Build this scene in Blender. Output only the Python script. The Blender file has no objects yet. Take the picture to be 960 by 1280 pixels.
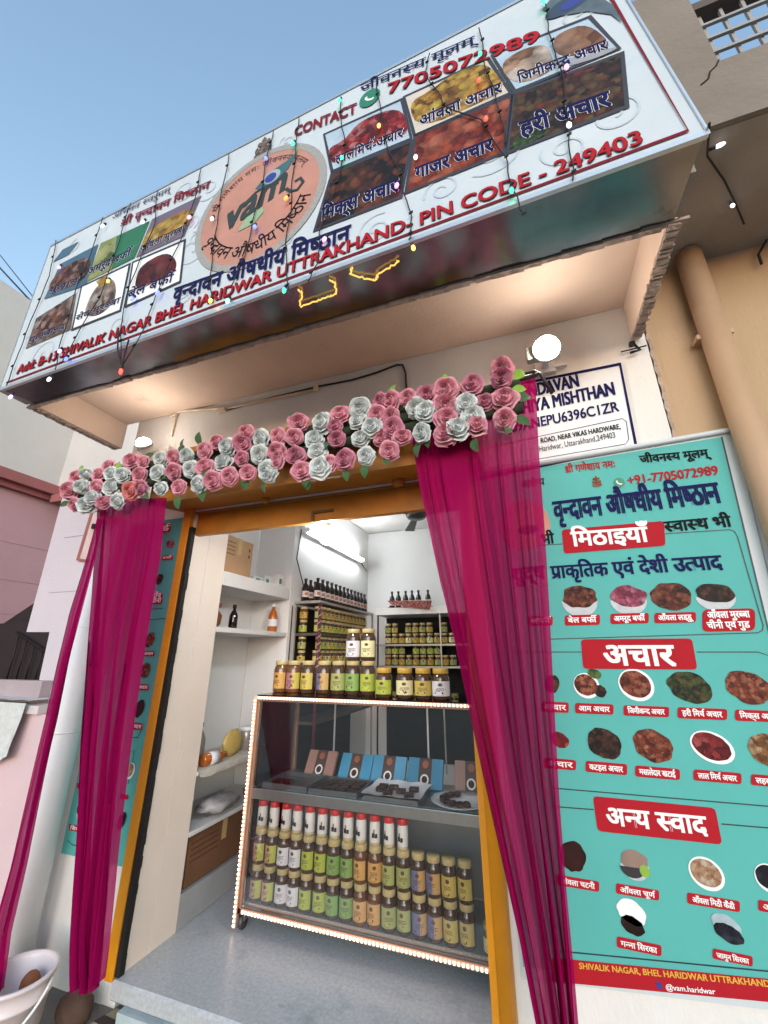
import bpy, bmesh, math, random
from mathutils import Vector, Matrix
random.seed(7)
SC = bpy.context.scene
COL = SC.collection
R = math.radians

# ------------------------------------------------------------------ camera, sky, sun, exposure
CAM_POS = Vector((0.0, -2.0, 1.45)); FPX = 503.0; PITCH = R(19.4); YAW = R(-19.3)
cam = bpy.data.cameras.new('camera'); cam_o = bpy.data.objects.new('camera', cam); COL.objects.link(cam_o)
cam.sensor_fit = 'HORIZONTAL'; cam.sensor_width = 36.0; cam.lens = 36.0 * FPX / 960.0
cam.clip_start = 0.02; cam.clip_end = 2000
cam_o.location = CAM_POS; cam_o.rotation_euler = (R(90) + PITCH, 0, -YAW)
SC.camera = cam_o
world = bpy.data.worlds.new('World'); SC.world = world; world.use_nodes = True
nt = world.node_tree; nt.nodes.clear()
sky = nt.nodes.new('ShaderNodeTexSky'); sky.sky_type = 'NISHITA'; sky.sun_disc = False
SUN_EL, SUN_ROT = R(-1.0), R(160)   # just after sunset, the glow behind the viewer
sky.sun_elevation = SUN_EL; sky.sun_rotation = SUN_ROT; sky.air_density = 1.0; sky.dust_density = 1.0; sky.ozone_density = 1.6
bg = nt.nodes.new('ShaderNodeBackground'); bg.inputs['Strength'].default_value = 0.15
wo = nt.nodes.new('ShaderNodeOutputWorld')
tint = nt.nodes.new('ShaderNodeMix'); tint.data_type = 'RGBA'; tint.blend_type = 'MULTIPLY'; tint.inputs[0].default_value = 1.0; tint.inputs[7].default_value = (1.04, 1.12, 1.0, 1)
nt.links.new(sky.outputs[0], tint.inputs[6]); nt.links.new(tint.outputs[2], bg.inputs[0]); nt.links.new(bg.outputs[0], wo.inputs[0])
sl = bpy.data.lights.new('sun', 'SUN'); sl.energy = 0.10; sl.angle = R(50); sl.color = (1.0, 0.98, 0.97)
so = bpy.data.objects.new('sun', sl); COL.objects.link(so)
LAMP_EL = R(8)   # the lamp stands for the bright band of afterglow above the sunken sun
sd = Vector((math.sin(SUN_ROT) * math.cos(LAMP_EL), math.cos(SUN_ROT) * math.cos(LAMP_EL), math.sin(LAMP_EL)))
so.rotation_euler = sd.to_track_quat('Z', 'Y').to_euler(); so.location = (0, -6, 8)
SC.view_settings.view_transform = 'Standard'; SC.view_settings.look = 'None'
SC.view_settings.exposure = 4.8; SC.view_settings.gamma = 1.0; SC.view_settings.use_curve_mapping = False
SC.cycles.use_denoising = True
SC.cycles.max_bounces = 8; SC.cycles.transparent_max_bounces = 16; SC.cycles.sample_clamp_indirect = 6.0

# ------------------------------------------------------------------ projection helpers (photo pixel -> point on a known plane)
FW = Vector((math.sin(YAW) * math.cos(PITCH), math.cos(YAW) * math.cos(PITCH), math.sin(PITCH)))
RT = Vector((math.cos(YAW), -math.sin(YAW), 0)); UP = RT.cross(FW)
def ray(u, v): return FW + RT * ((u - 480) / FPX) - UP * ((v - 640) / FPX)
def proj(p):
    d = Vector(p) - CAM_POS; z = d.dot(FW)
    return Vector((480 + FPX * d.dot(RT) / z, 640 - FPX * d.dot(UP) / z))
class Plane:
    def __init__(s, p, n, up=(0, 0, 1)):
        s.p = Vector(p); s.n = Vector(n).normalized(); s.up = Vector(up)
    def at(s, u, v, off=0.0):
        r = ray(u, v); q = s.p + s.n * off
        return CAM_POS + r * ((q - CAM_POS).dot(s.n) / r.dot(s.n))
def PY(y): return Plane((0, y, 0), (0, -1, 0))
def PX(x, n=1): return Plane((x, 0, 0), (n, 0, 0))
def PZ(z): return Plane((0, 0, z), (0, 0, 1))

# ------------------------------------------------------------------ materials
def lin(c):
    if isinstance(c, str):
        c = [int(c[i:i + 2], 16) / 255 for i in (0, 2, 4)]
    return tuple((x / 12.92 if x <= .04045 else ((x + .055) / 1.055) ** 2.4) for x in c)
MATS = {}
def base_mat(name):
    m = bpy.data.materials.new(name); m.use_nodes = True
    return m, m.node_tree, m.node_tree.nodes['Principled BSDF']
def mat(name, col, rough=.6, metal=0., var=.12, scale=6., bump=0., bscale=40., stain=None, coat=0., spec=.5, stretch=(1, 1, 1)):
    """Principled surface with soft colour variation, optional stains and fine bump."""
    if name in MATS: return MATS[name]
    m, t, b = base_mat(name); c = lin(col); N = t.nodes; L = t.links
    b.inputs['Roughness'].default_value = rough; b.inputs['Metallic'].default_value = metal
    b.inputs['Coat Weight'].default_value = coat; b.inputs['Specular IOR Level'].default_value = spec
    tc = N.new('ShaderNodeTexCoord'); mp = N.new('ShaderNodeMapping'); mp.inputs['Scale'].default_value = stretch
    L.new(tc.outputs['Object'], mp.inputs[0])
    n = N.new('ShaderNodeTexNoise'); n.inputs['Scale'].default_value = scale; n.inputs['Detail'].default_value = 6; n.inputs['Roughness'].default_value = .6
    L.new(mp.outputs[0], n.inputs['Vector'])
    r = N.new('ShaderNodeValToRGB'); r.color_ramp.elements[0].position = .3; r.color_ramp.elements[1].position = .7
    r.color_ramp.elements[0].color = tuple(x * (1 - var) for x in c) + (1,)
    r.color_ramp.elements[1].color = tuple(min(1, x * (1 + var * .6)) for x in c) + (1,)
    L.new(n.outputs['Fac'], r.inputs[0]); out = r.outputs[0]
    if stain:
        n2 = N.new('ShaderNodeTexNoise'); n2.inputs['Scale'].default_value = stain[1]; n2.inputs['Detail'].default_value = 9; n2.inputs['Roughness'].default_value = .7
        L.new(mp.outputs[0], n2.inputs['Vector'])
        r2 = N.new('ShaderNodeValToRGB'); r2.color_ramp.elements[0].position = stain[2]; r2.color_ramp.elements[1].position = stain[2] + .12
        L.new(n2.outputs['Fac'], r2.inputs[0])
        mx = N.new('ShaderNodeMix'); mx.data_type = 'RGBA'; mx.inputs[7].default_value = lin(stain[0]) + (1,)
        L.new(r2.outputs[0], mx.inputs[0]); L.new(out, mx.inputs[6]); out = mx.outputs[2]
    L.new(out, b.inputs['Base Color'])
    if bump:
        n3 = N.new('ShaderNodeTexNoise'); n3.inputs['Scale'].default_value = bscale; n3.inputs['Detail'].default_value = 5
        L.new(mp.outputs[0], n3.inputs['Vector'])
        bp = N.new('ShaderNodeBump'); bp.inputs['Strength'].default_value = bump; bp.inputs['Distance'].default_value = .01
        L.new(n3.outputs['Fac'], bp.inputs['Height']); L.new(bp.outputs[0], b.inputs['Normal'])
    MATS[name] = m; return m
def glow(name, col, strength):
    if name in MATS: return MATS[name]
    m, t, b = base_mat(name); b.inputs['Base Color'].default_value = lin(col) + (1,)
    b.inputs['Emission Color'].default_value = lin(col) + (1,); b.inputs['Emission Strength'].default_value = strength
    MATS[name] = m; return m
def food(name, cols, scale=60., dark=.5, gain=.62):
    """A printed or real heap of food: irregular lumps of three colours."""
    if name in MATS: return MATS[name]
    m, t, b = base_mat(name); N = t.nodes; L = t.links
    tc = N.new('ShaderNodeTexCoord'); nz = N.new('ShaderNodeTexNoise'); nz.inputs['Scale'].default_value = scale * 1.3; nz.inputs['Detail'].default_value = 8; nz.inputs['Roughness'].default_value = .65
    L.new(tc.outputs['Object'], nz.inputs['Vector'])
    ad = N.new('ShaderNodeMix'); ad.data_type = 'VECTOR'; ad.inputs[0].default_value = .9 / max(scale, 1) 
    L.new(tc.outputs['Object'], ad.inputs[4]); L.new(nz.outputs['Color'], ad.inputs[5])
    v = N.new('ShaderNodeTexVoronoi'); v.inputs['Scale'].default_value = scale * 1.9; v.inputs['Randomness'].default_value = 1; L.new(ad.outputs[1], v.inputs['Vector'])
    sp = N.new('ShaderNodeSeparateColor'); L.new(v.outputs['Color'], sp.inputs[0])
    mxf = N.new('ShaderNodeMath'); mxf.operation = 'ADD'; L.new(sp.outputs[0], mxf.inputs[0])
    nm = N.new('ShaderNodeMath'); nm.operation = 'MULTIPLY_ADD'; nm.inputs[1].default_value = 1.5; nm.inputs[2].default_value = -.75
    L.new(nz.outputs['Fac'], nm.inputs[0]); L.new(nm.outputs[0], mxf.inputs[1])
    r = N.new('ShaderNodeValToRGB'); r.color_ramp.elements[0].color = tuple(x * gain for x in lin(cols[0])) + (1,); r.color_ramp.elements[1].color = tuple(x * gain for x in lin(cols[-1])) + (1,)
    for i, c in enumerate(cols[1:-1]):
        e = r.color_ramp.elements.new((i + 1) / (len(cols) - 1)); e.color = tuple(x * gain for x in lin(c)) + (1,)
    L.new(mxf.outputs[0], r.inputs[0])
    r2 = N.new('ShaderNodeValToRGB'); r2.color_ramp.elements[0].color = (1, 1, 1, 1); r2.color_ramp.elements[1].color = (1 - dark,) * 3 + (1,)
    r2.color_ramp.elements[0].position = .2; r2.color_ramp.elements[1].position = .75
    L.new(v.outputs['Distance'], r2.inputs[0])
    mu = N.new('ShaderNodeMix'); mu.data_type = 'RGBA'; mu.blend_type = 'MULTIPLY'; mu.inputs[0].default_value = 1
    L.new(r.outputs[0], mu.inputs[6]); L.new(r2.outputs[0], mu.inputs[7]); L.new(mu.outputs[2], b.inputs['Base Color'])
    b.inputs['Roughness'].default_value = .6; b.inputs['Specular IOR Level'].default_value = .25
    MATS[name] = m; return m
def sheer(name, col, alpha, edge=.95):
    if name in MATS: return MATS[name]
    m = bpy.data.materials.new(name); m.use_nodes = True; t = m.node_tree; N = t.nodes; L = t.links; N.clear()
    o = N.new('ShaderNodeOutputMaterial'); c = lin(col) + (1,)
    d = N.new('ShaderNodeBsdfDiffuse'); d.inputs[0].default_value = c
    tr = N.new('ShaderNodeBsdfTranslucent'); tr.inputs[0].default_value = c
    g = N.new('ShaderNodeBsdfSheen') if hasattr(bpy.types, 'ShaderNodeBsdfSheen') else N.new('ShaderNodeBsdfDiffuse')
    g.inputs[0].default_value = c
    a1 = N.new('ShaderNodeMixShader'); a1.inputs[0].default_value = .38; L.new(d.outputs[0], a1.inputs[1]); L.new(tr.outputs[0], a1.inputs[2])
    tp = N.new('ShaderNodeBsdfTransparent'); tp.inputs[0].default_value = (1, .55, .85, 1)
    lw = N.new('ShaderNodeLayerWeight'); lw.inputs[0].default_value = .45
    tc = N.new('ShaderNodeTexCoord'); mp = N.new('ShaderNodeMapping'); mp.inputs['Scale'].default_value = (90, 90, 2)
    nz = N.new('ShaderNodeTexNoise'); nz.inputs['Scale'].default_value = 1.; nz.inputs['Detail'].default_value = 4
    L.new(tc.outputs['Object'], mp.inputs[0]); L.new(mp.outputs[0], nz.inputs['Vector'])
    mr = N.new('ShaderNodeMapRange'); mr.inputs[3].default_value = alpha; mr.inputs[4].default_value = edge; L.new(lw.outputs['Facing'], mr.inputs[0])
    ma = N.new('ShaderNodeMath'); ma.operation = 'MULTIPLY_ADD'; ma.inputs[1].default_value = .3; ma.inputs[2].default_value = -.15; L.new(nz.outputs['Fac'], ma.inputs[0])
    su = N.new('ShaderNodeMath'); su.operation = 'ADD'; su.use_clamp = True; L.new(mr.outputs[0], su.inputs[0]); L.new(ma.outputs[0], su.inputs[1])
    mx = N.new('ShaderNodeMixShader'); L.new(su.outputs[0], mx.inputs[0]); L.new(tp.outputs[0], mx.inputs[1]); L.new(a1.outputs[0], mx.inputs[2])
    L.new(mx.outputs[0], o.inputs[0]); MATS[name] = m; return m
def glass(name, tint=(1, 1, 1), refl=.12):
    if name in MATS: return MATS[name]
    m = bpy.data.materials.new(name); m.use_nodes = True; t = m.node_tree; N = t.nodes; L = t.links; N.clear()
    o = N.new('ShaderNodeOutputMaterial'); tp = N.new('ShaderNodeBsdfTransparent'); tp.inputs[0].default_value = tint + (1,)
    g = N.new('ShaderNodeBsdfGlossy'); g.inputs['Roughness'].default_value = .02
    f = N.new('ShaderNodeFresnel'); f.inputs[0].default_value = 1.5
    a = N.new('ShaderNodeMath'); a.operation = 'MULTIPLY_ADD'; a.inputs[1].default_value = 1.2; a.inputs[2].default_value = refl * .2; a.use_clamp = True; L.new(f.outputs[0], a.inputs[0])
    mx = N.new('ShaderNodeMixShader'); L.new(a.outputs[0], mx.inputs[0]); L.new(tp.outputs[0], mx.inputs[1]); L.new(g.outputs[0], mx.inputs[2])
    L.new(mx.outputs[0], o.inputs[0]); MATS[name] = m; return m

# ------------------------------------------------------------------ mesh builder and scene objects
class MB:
    def __init__(s): s.v = []; s.f = []; s.mi = []; s.cur = 0; s.smooth = []; s.sm = False
    def add(s, vs, fs):
        o = len(s.v); s.v += [Vector(p) for p in vs]
        for f in fs: s.f.append([o + i for i in f]); s.mi.append(s.cur); s.smooth.append(s.sm)
        return s
    def box(s, a, b):
        x0, y0, z0 = (min(a[i], b[i]) for i in range(3)); x1, y1, z1 = (max(a[i], b[i]) for i in range(3))
        return s.add([(x0, y0, z0), (x1, y0, z0), (x1, y1, z0), (x0, y1, z0), (x0, y0, z1), (x1, y0, z1), (x1, y1, z1), (x0, y1, z1)],
                     [(3, 2, 1, 0), (4, 5, 6, 7), (0, 1, 5, 4), (1, 2, 6, 5), (2, 3, 7, 6), (3, 0, 4, 7)])
    def obox(s, c, ax, ay, az):
        """box with centre c and half-axis vectors"""
        c = Vector(c); ax = Vector(ax); ay = Vector(ay); az = Vector(az)
        vs = [c + ax * i + ay * j + az * k for k in (-1, 1) for i, j in ((-1, -1), (1, -1), (1, 1), (-1, 1))]
        return s.add(vs, [(3, 2, 1, 0), (4, 5, 6, 7), (0, 1, 5, 4), (1, 2, 6, 5), (2, 3, 7, 6), (3, 0, 4, 7)])
    def poly(s, pts): return s.add(pts, [tuple(range(len(pts)))])
    def slab(s, pts, d):
        """polygon given thickness vector d"""
        d = Vector(d); n = len(pts); pts = [Vector(p) for p in pts]
        s.add(pts + [p + d for p in pts], [tuple(range(n)), tuple(range(2 * n - 1, n - 1, -1))] + [(i, i + n, (i + 1) % n + n, (i + 1) % n) for i in range(n)])
        return s
    def tube(s, path, r, n=8, caps=True):
        path = [Vector(p) for p in path]; rs = r if isinstance(r, (list, tuple)) else [r] * len(path); rings = []
        prev = None
        for i, p in enumerate(path):
            d = (path[min(i + 1, len(path) - 1)] - path[max(i - 1, 0)]).normalized()
            if prev is None:
                a = d.cross(Vector((0, 0, 1))); a = a if a.length > .05 else d.cross(Vector((1, 0, 0)))
            else: a = prev - d * prev.dot(d)
            a.normalize(); prev = a; b = d.cross(a)
            rings.append([p + (a * math.cos(2 * math.pi * k / n) + b * math.sin(2 * math.pi * k / n)) * rs[i] for k in range(n)])
        vs = [q for g in rings for q in g]; fs = []
        for i in range(len(path) - 1):
            for k in range(n): fs.append((i * n + k, i * n + (k + 1) % n, (i + 1) * n + (k + 1) % n, (i + 1) * n + k))
        if caps: fs += [tuple(range(n - 1, -1, -1)), tuple(range((len(path) - 1) * n, len(path) * n))]
        sm = s.sm; s.sm = True; s.add(vs, fs); s.sm = sm; return s
    def lathe(s, prof, c=(0, 0, 0), n=20, ax=None):
        c = Vector(c); M = Matrix.Identity(3) if ax is None else Vector(ax).to_track_quat('Z', 'Y').to_matrix()
        vs = []; fs = []
        for r, z in prof:
            for k in range(n): vs.append(c + M @ Vector((r * math.cos(2 * math.pi * k / n), r * math.sin(2 * math.pi * k / n), z)))
        for i in range(len(prof) - 1):
            for k in range(n): fs.append((i * n + k, i * n + (k + 1) % n, (i + 1) * n + (k + 1) % n, (i + 1) * n + k))
        if prof[0][0] > 1e-5: fs.append(tuple(range(n - 1, -1, -1)))
        if prof[-1][0] > 1e-5: fs.append(tuple(range((len(prof) - 1) * n, len(prof) * n)))
        sm = s.sm; s.sm = True; s.add(vs, fs); s.sm = sm; return s
    def blob(s, c, rx, ry, rz, n=12, m=8, amp=.0, seed=0):
        rnd = random.Random(seed); vs = []; fs = []
        for j in range(m + 1):
            th = math.pi * j / m
            for k in range(n):
                q = 1 + amp * (rnd.random() - .5) * (0 if j in (0, m) else 1); ph = 2 * math.pi * k / n
                vs.append((c[0] + rx * q * math.sin(th) * math.cos(ph), c[1] + ry * q * math.sin(th) * math.sin(ph), c[2] + rz * q * math.cos(th)))
        for j in range(m):
            for k in range(n): fs.append((j * n + k, (j + 1) * n + k, (j + 1) * n + (k + 1) % n, j * n + (k + 1) % n))
        sm = s.sm; s.sm = True; s.add(vs, fs); s.sm = sm; return s
    def mesh(s, name, mats, origin=(0, 0, 0), bevel=0):
        o = Vector(origin); me = bpy.data.meshes.new(name); me.from_pydata([tuple(p - o) for p in s.v], [], s.f)
        for m in (mats if isinstance(mats, (list, tuple)) else [mats]): me.materials.append(m)
        me.polygons.foreach_set('material_index', s.mi); me.polygons.foreach_set('use_smooth', s.smooth)
        me.validate(); me.update()
        return me
def link_mesh(name, me, parent=None):
    o = bpy.data.objects.new(name, me); COL.objects.link(o); o.parent = parent; return o
def tag(o, label=None, cat=None, group=None, kind=None):
    if label: o['label'] = label
    if cat: o['category'] = cat
    if group: o['group'] = group
    if kind: o['kind'] = kind
    return o
def thing(name, label, cat, loc=(0, 0, 0), group=None):
    o = bpy.data.objects.new(name, None); COL.objects.link(o); o.location = loc; o.empty_display_size = .05
    return tag(o, label, cat, group)
def part(name, mb, m, parent, bevel=0, label=None):
    org = Vector((0, 0, 0)); p = parent
    while p is not None: org += p.location; p = p.parent
    o = link_mesh(name, mb.mesh(name, m, org), parent)
    if bevel:
        b = o.modifiers.new('b', 'BEVEL'); b.width = bevel; b.segments = 2; b.limit_method = 'ANGLE'
    if label: o['label'] = label
    return o
def solo(name, mb, m, label, cat, group=None, kind=None, bevel=0):
    """a top-level thing that is one mesh, origin at the base of its bounding box"""
    c = sum(mb.v, Vector()) / len(mb.v); c.z = min(p.z for p in mb.v)
    o = link_mesh(name, mb.mesh(name, m, c)); o.location = c
    if bevel:
        b = o.modifiers.new('b', 'BEVEL'); b.width = bevel; b.segments = 2; b.limit_method = 'ANGLE'
    return tag(o, label, cat, group, kind)
def dup(root, loc, label=None, rz=None):
    r = root.copy(); COL.objects.link(r); r.location = loc
    if rz is not None: r.rotation_euler.z = rz
    if label: r['label'] = label
    for ch in list(root.children):
        c = ch.copy(); COL.objects.link(c); c.parent = r
        for g in list(ch.children):
            d = g.copy(); COL.objects.link(d); d.parent = c
    return r
ORD = ['first', 'second', 'third', 'fourth', 'fifth', 'sixth', 'seventh', 'eighth', 'ninth', 'tenth', 'eleventh', 'twelfth', 'thirteenth', 'fourteenth', 'fifteenth', 'sixteenth', 'seventeenth', 'eighteenth']

# ------------------------------------------------------------------ lettering: glyph outlines with simple Devanagari shaping
CHARS = ('ABCDEFGHIJKLMNOPQRSTUVWXYZabcdefghijklmnopqrstuvwxyz0123456789+-.,:@/ ') + ''.join(chr(c) for c in list(range(0x905, 0x93a)) + list(range(0x93e, 0x94e)) + [0x901, 0x902, 0x903])
BOLDS = (0.0,)
GL = {}; ADV = {}
def fetch_glyphs():
    tmp = []
    def mk(s, b):
        c = bpy.data.curves.new('g', 'FONT'); c.body = s; c.size = 1; c.offset = b; c.resolution_u = 3
        o = bpy.data.objects.new('g', c); COL.objects.link(o); tmp.append((o, c)); return o
    ob = {(ch, b): mk(ch, b) for ch in CHARS if ch != ' ' for b in BOLDS}
    refs = {'I': mk('I', 0), 'क': mk('क', 0)}; rc = lambda ch: 'क' if ch > '\u0900' else 'I'; ad = {ch: mk(ch + rc(ch), 0) for ch in CHARS}
    bpy.context.view_layer.update(); dg = bpy.context.evaluated_depsgraph_get()
    def rd(o):
        e = o.evaluated_get(dg); me = e.to_mesh()
        vs = [(v.co.x, v.co.y) for v in me.vertices]; fs = [tuple(p.vertices) for p in me.polygons]; e.to_mesh_clear(); return vs, fs
    rx = {k: max(p[0] for p in rd(o)[0]) for k, o in refs.items()}
    for k, o in ob.items(): GL[k] = rd(o)
    for ch, o in ad.items(): ADV[ch] = max(p[0] for p in rd(o)[0]) - rx[rc(ch)]
    for o, c in tmp: bpy.data.objects.remove(o); bpy.data.curves.remove(c)
fetch_glyphs()
VIR = '\u094d'; PRE_I = '\u093f'; MARKS = set('ािीुूृेैोौंँः्ॅॉ')
def is_cons(c): return 'क' <= c <= 'ह'
BAR = set('खगघचजझञणतथधनपबभमयलवशषस')
def cut(vs, fs, x):
    bm = bmesh.new(); bv = [bm.verts.new((a, b, 0)) for a, b in vs]
    for f in fs:
        try: bm.faces.new([bv[i] for i in f])
        except ValueError: pass
    bmesh.ops.bisect_plane(bm, geom=bm.verts[:] + bm.edges[:] + bm.faces[:], plane_co=(x, 0, 0), plane_no=(1, 0, 0), clear_outer=True)
    bm.verts.ensure_lookup_table(); bm.verts.index_update()
    r = [(v.co.x, v.co.y) for v in bm.verts], [tuple(v.index for v in f.verts) for f in bm.faces]; bm.free(); return r
HALF = {}
def half(c, b):
    if (c, b) not in HALF:
        vs, _ = GL[(c, 0.0)]; low = [p[0] for p in vs if -.02 < p[1] < .03]; xr = max(low) if low else ADV[c] - .1
        HALF[(c, b)] = (cut(*GL[(c, b)], xr - .07 - b * .8), xr - .075)
    return HALF[(c, b)]
def layout(s, b):
    """-> list of (verts, faces) in text units, total advance"""
    out = []; x = 0.0; i = 0
    def put(g, dx, mx=1): out.append(([(dx + mx * a, y) for a, y in g[0]], g[1] if mx > 0 else [tuple(reversed(f)) for f in g[1]]))
    while i < len(s):
        c = s[i]
        if is_cons(c):
            cl = []; reph = False; j = i
            while j + 2 < len(s) and s[j + 1] == VIR and is_cons(s[j + 2]): cl.append(s[j]); j += 2
            base = s[j]; j += 1; rak = False
            if cl and cl[0] == 'र': reph = True; cl = cl[1:]
            if base == 'र' and cl: base = cl.pop(); rak = True
            ms = []
            while j < len(s) and s[j] in MARKS: ms.append(s[j]); j += 1
            if PRE_I in ms:
                put(GL[(PRE_I, b)], x); x += ADV[PRE_I]; ms.remove(PRE_I)
            for h in cl:
                if h in BAR: g, w = half(h, b); put(g, x); x += w
                else: put(GL[(h, b)], x); put(GL[(VIR, b)], x + ADV[h]); x += ADV[h]
            put(GL[(base, b)], x); x0 = x; x += ADV[base]
            if rak:
                t = .035 + b; put(([(x - .16, .16 - t), (x - .16, .16 + t), (x0 + .06, .02 + t), (x0 + .06, .02 - t)], [(0, 1, 2, 3)]), 0)
            for m in ms: put(GL[(m, b)], x); x += ADV[m]
            if reph:
                g = GL[('े', b)]; put(g, x - .3, -1)
            i = j
        else:
            if c != ' ': put(GL[(c, b)], x)
            x += ADV[c]; i += 1
    return out, x
CAPH = .686; DEVH = .622
class Text:
    """collects lettering of one colour into one mesh"""
    def __init__(s): s.mb = MB(); s.k = 0
    def write(s, txt, P0, P1, hm, n, up, bold=.022, off=.004, dev=None, slant=0., lay=None):
        g, w = layout(txt, 0.0); sm = bold * .8
        dev = any('\u0900' < c < '\u097f' for c in txt) if dev is None else dev
        ex = (P1 - P0) / w; ey = up * (hm / (DEVH if dev else CAPH)) + ex.normalized() * slant * hm
        for vs, fs in g:
            s.k += 1; q = ey.length / ex.length
            for c, (dx, dy) in enumerate(((0, 0),) if bold < .015 else ((-sm, -sm * .7), (sm, -sm * .7), (sm, sm * .7), (-sm, sm * .7))):
                o = n * (off + .00024 * (s.k % 3) + .00006 * c)
                s.mb.add([P0 + ex * (a + dx * q) + ey * (y + dy) + o for a, y in vs], fs)
def px_per_m(P, up): return (proj(P + up * .01) - proj(P)).length / .01
def write_px(T, plane, txt, p0, p1, hp, bold=.022, off=.004, slant=0.):
    P0 = plane.at(*p0); P1 = plane.at(*p1); hm = hp / px_per_m((P0 + P1) / 2, plane.up)
    T.write(txt, P0, P1, hm, plane.n, plane.up, bold, off, slant=slant)
def rrect(plane, pts, r=.18, off=0., k=4):
    """four pixel corners -> rounded polygon on plane"""
    c = [plane.at(*p, off) for p in pts]; out = []
    for i in range(4):
        p, a, b = c[i], c[i - 1], c[(i + 1) % 4]; m = min((a - p).length, (b - p).length) * r
        u = (a - p).normalized() * m; w = (b - p).normalized() * m
        for t in range(k + 1):
            t /= k; out.append(p + u * (1 - t) ** 2 + w * t ** 2)
    return out
def disc_px(plane, c, ru, rv, off, n=24, a0=0., a1=2 * math.pi, rot=0., amp=0., seed=0):
    """an upright ellipse on the plane, radii in pixels"""
    C = plane.at(*c, off); s = px_per_m(C, plane.up); ex = plane.up.cross(plane.n).normalized(); rnd = random.Random(seed); pts = []
    for k in range(n):
        a = a0 + (a1 - a0) * k / (n if abs(a1 - a0) > 6.28 else n - 1); q = 1 + amp * (rnd.random() - .5)
        x, y = ru / s * math.cos(a) * q, rv / s * math.sin(a) * q
        pts.append(C + ex * (x * math.cos(rot) - y * math.sin(rot)) + plane.up * (x * math.sin(rot) + y * math.cos(rot)))
    return pts
def strip(mb, pts, w, n, closed=False):
    """flat ribbon of width w along points on a plane with normal n"""
    m = len(pts); vs = []
    for i in range(m):
        a = pts[(i - 1) % m if closed else max(i - 1, 0)]; b = pts[(i + 1) % m if closed else min(i + 1, m - 1)]
        d = (b - a).normalized().cross(n) * (w / 2); vs += [pts[i] + d, pts[i] - d]
    fs = [(2 * i, 2 * i + 1, 2 * ((i + 1) % m) + 1, 2 * ((i + 1) % m)) for i in range(m if closed else m - 1)]
    mb.add(vs, fs)

def resample(pts, n):
    pts = [Vector(p) for p in pts]; out = []
    for i in range(n + 1):
        t = i / n * (len(pts) - 1); k = min(int(t), len(pts) - 2); out.append(pts[k].lerp(pts[k + 1], t - k))
    return out

def soft(pts, n=2):
    pts = [Vector(p) for p in pts]
    for _ in range(n):
        q = []
        for i in range(len(pts)):
            a, b = pts[i], pts[(i + 1) % len(pts)]; q += [a.lerp(b, .25), a.lerp(b, .75)]
        pts = q
    return pts
# ------------------------------------------------------------------ palette
M_PLASTER = mat('cream_plaster', 'dcd9d4', .8, var=.07, scale=3, bump=.25, bscale=60, stain=('c2b5a6', 2.6, .62), stretch=(1, 1, .4))
M_SOFFIT = mat('peach_soffit', 'd3bba8', .85, var=.1, scale=2.5, bump=.25, bscale=50, stain=('b68c70', 1.5, .62))
M_BEIGE = mat('beige_wall', 'b49878', .85, var=.1, scale=2, bump=.3, bscale=70, stain=('94795f', 1.6, .6), stretch=(1, 1, .3))
M_BROWN = mat('raw_render', 'a39a90', .95, var=.18, scale=3, bump=.5, bscale=45, stain=('6a5a4c', 2, .6))
M_ROUGH = mat('broken_plaster', 'ab978a', .95, var=.35, scale=25, bump=1., bscale=40)
M_WHITEWALL = mat('white_wall', 'dcd8d4', .75, var=.05, scale=2, bump=.15, bscale=50)
M_PILASTER = mat('pilaster_plaster', 'd8cabd', .75, var=.05, scale=3, bump=.15, bscale=60)
M_TERR = mat('grey_stone', 'adb0b3', .30, var=.2, scale=60, bump=.05, bscale=200, stain=('8b9096', 2.2, .56))
M_OCHRE = mat('ochre_paint', 'a86b18', .45, var=.18, scale=9, bump=.2, bscale=30, stain=('6e4313', 9, .66))
M_YELLOW = mat('yellow_paint', 'd08a14', .4, var=.1, scale=10, bump=.1, stain=('8a5a14', 14, .7))
M_RUBBER = mat('black_gasket', '16120f', .8, var=.3, scale=60, bump=.5)
M_STEEL = mat('steel', 'b7b7b5', .3, 1., var=.08, scale=20)
M_ALU = mat('aluminium', 'c9cccf', .4, .8, var=.05, scale=20)
M_DARKSTEEL = mat('dark_steel', '50504e', .5, .6)
M_BLACK = mat('black_wire', '121212', .6, var=.1)
M_WHITE = mat('white_enamel', 'e4e4e2', .4, var=.03)
M_TEAL = mat('teal_print', '55aaa3', .65, spec=.25, var=.05, scale=3, bump=.03, bscale=8)
M_RED = mat('red_print', 'a81c28', .7, var=.05, spec=.15)
M_NAVY = mat('navy_print', '14144a', .7, var=.05, spec=.15)
M_MAROON = mat('maroon_print', '7a1828', .7, spec=.15, var=.06)
M_PRINTWHITE = mat('white_print', 'e8e8e6', .55, var=.03)
M_PRINTBLACK = mat('black_print', '111116', .7, spec=.15, var=.05)
M_BANNER = mat('banner_print', 'c2cacf', .6, var=.07, scale=2.2, bump=.06, bscale=2.5, stain=('bcc6ce', 3.5, .52))
M_SWIRL = mat('swirl_print', 'b9c3ca', .6, var=.06)
M_TERRA = mat('terracotta_print', 'b98270', .6, var=.14, scale=4)
M_GREYRING = mat('grey_ring_print', '9b9994', .6, var=.25, scale=90)

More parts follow.
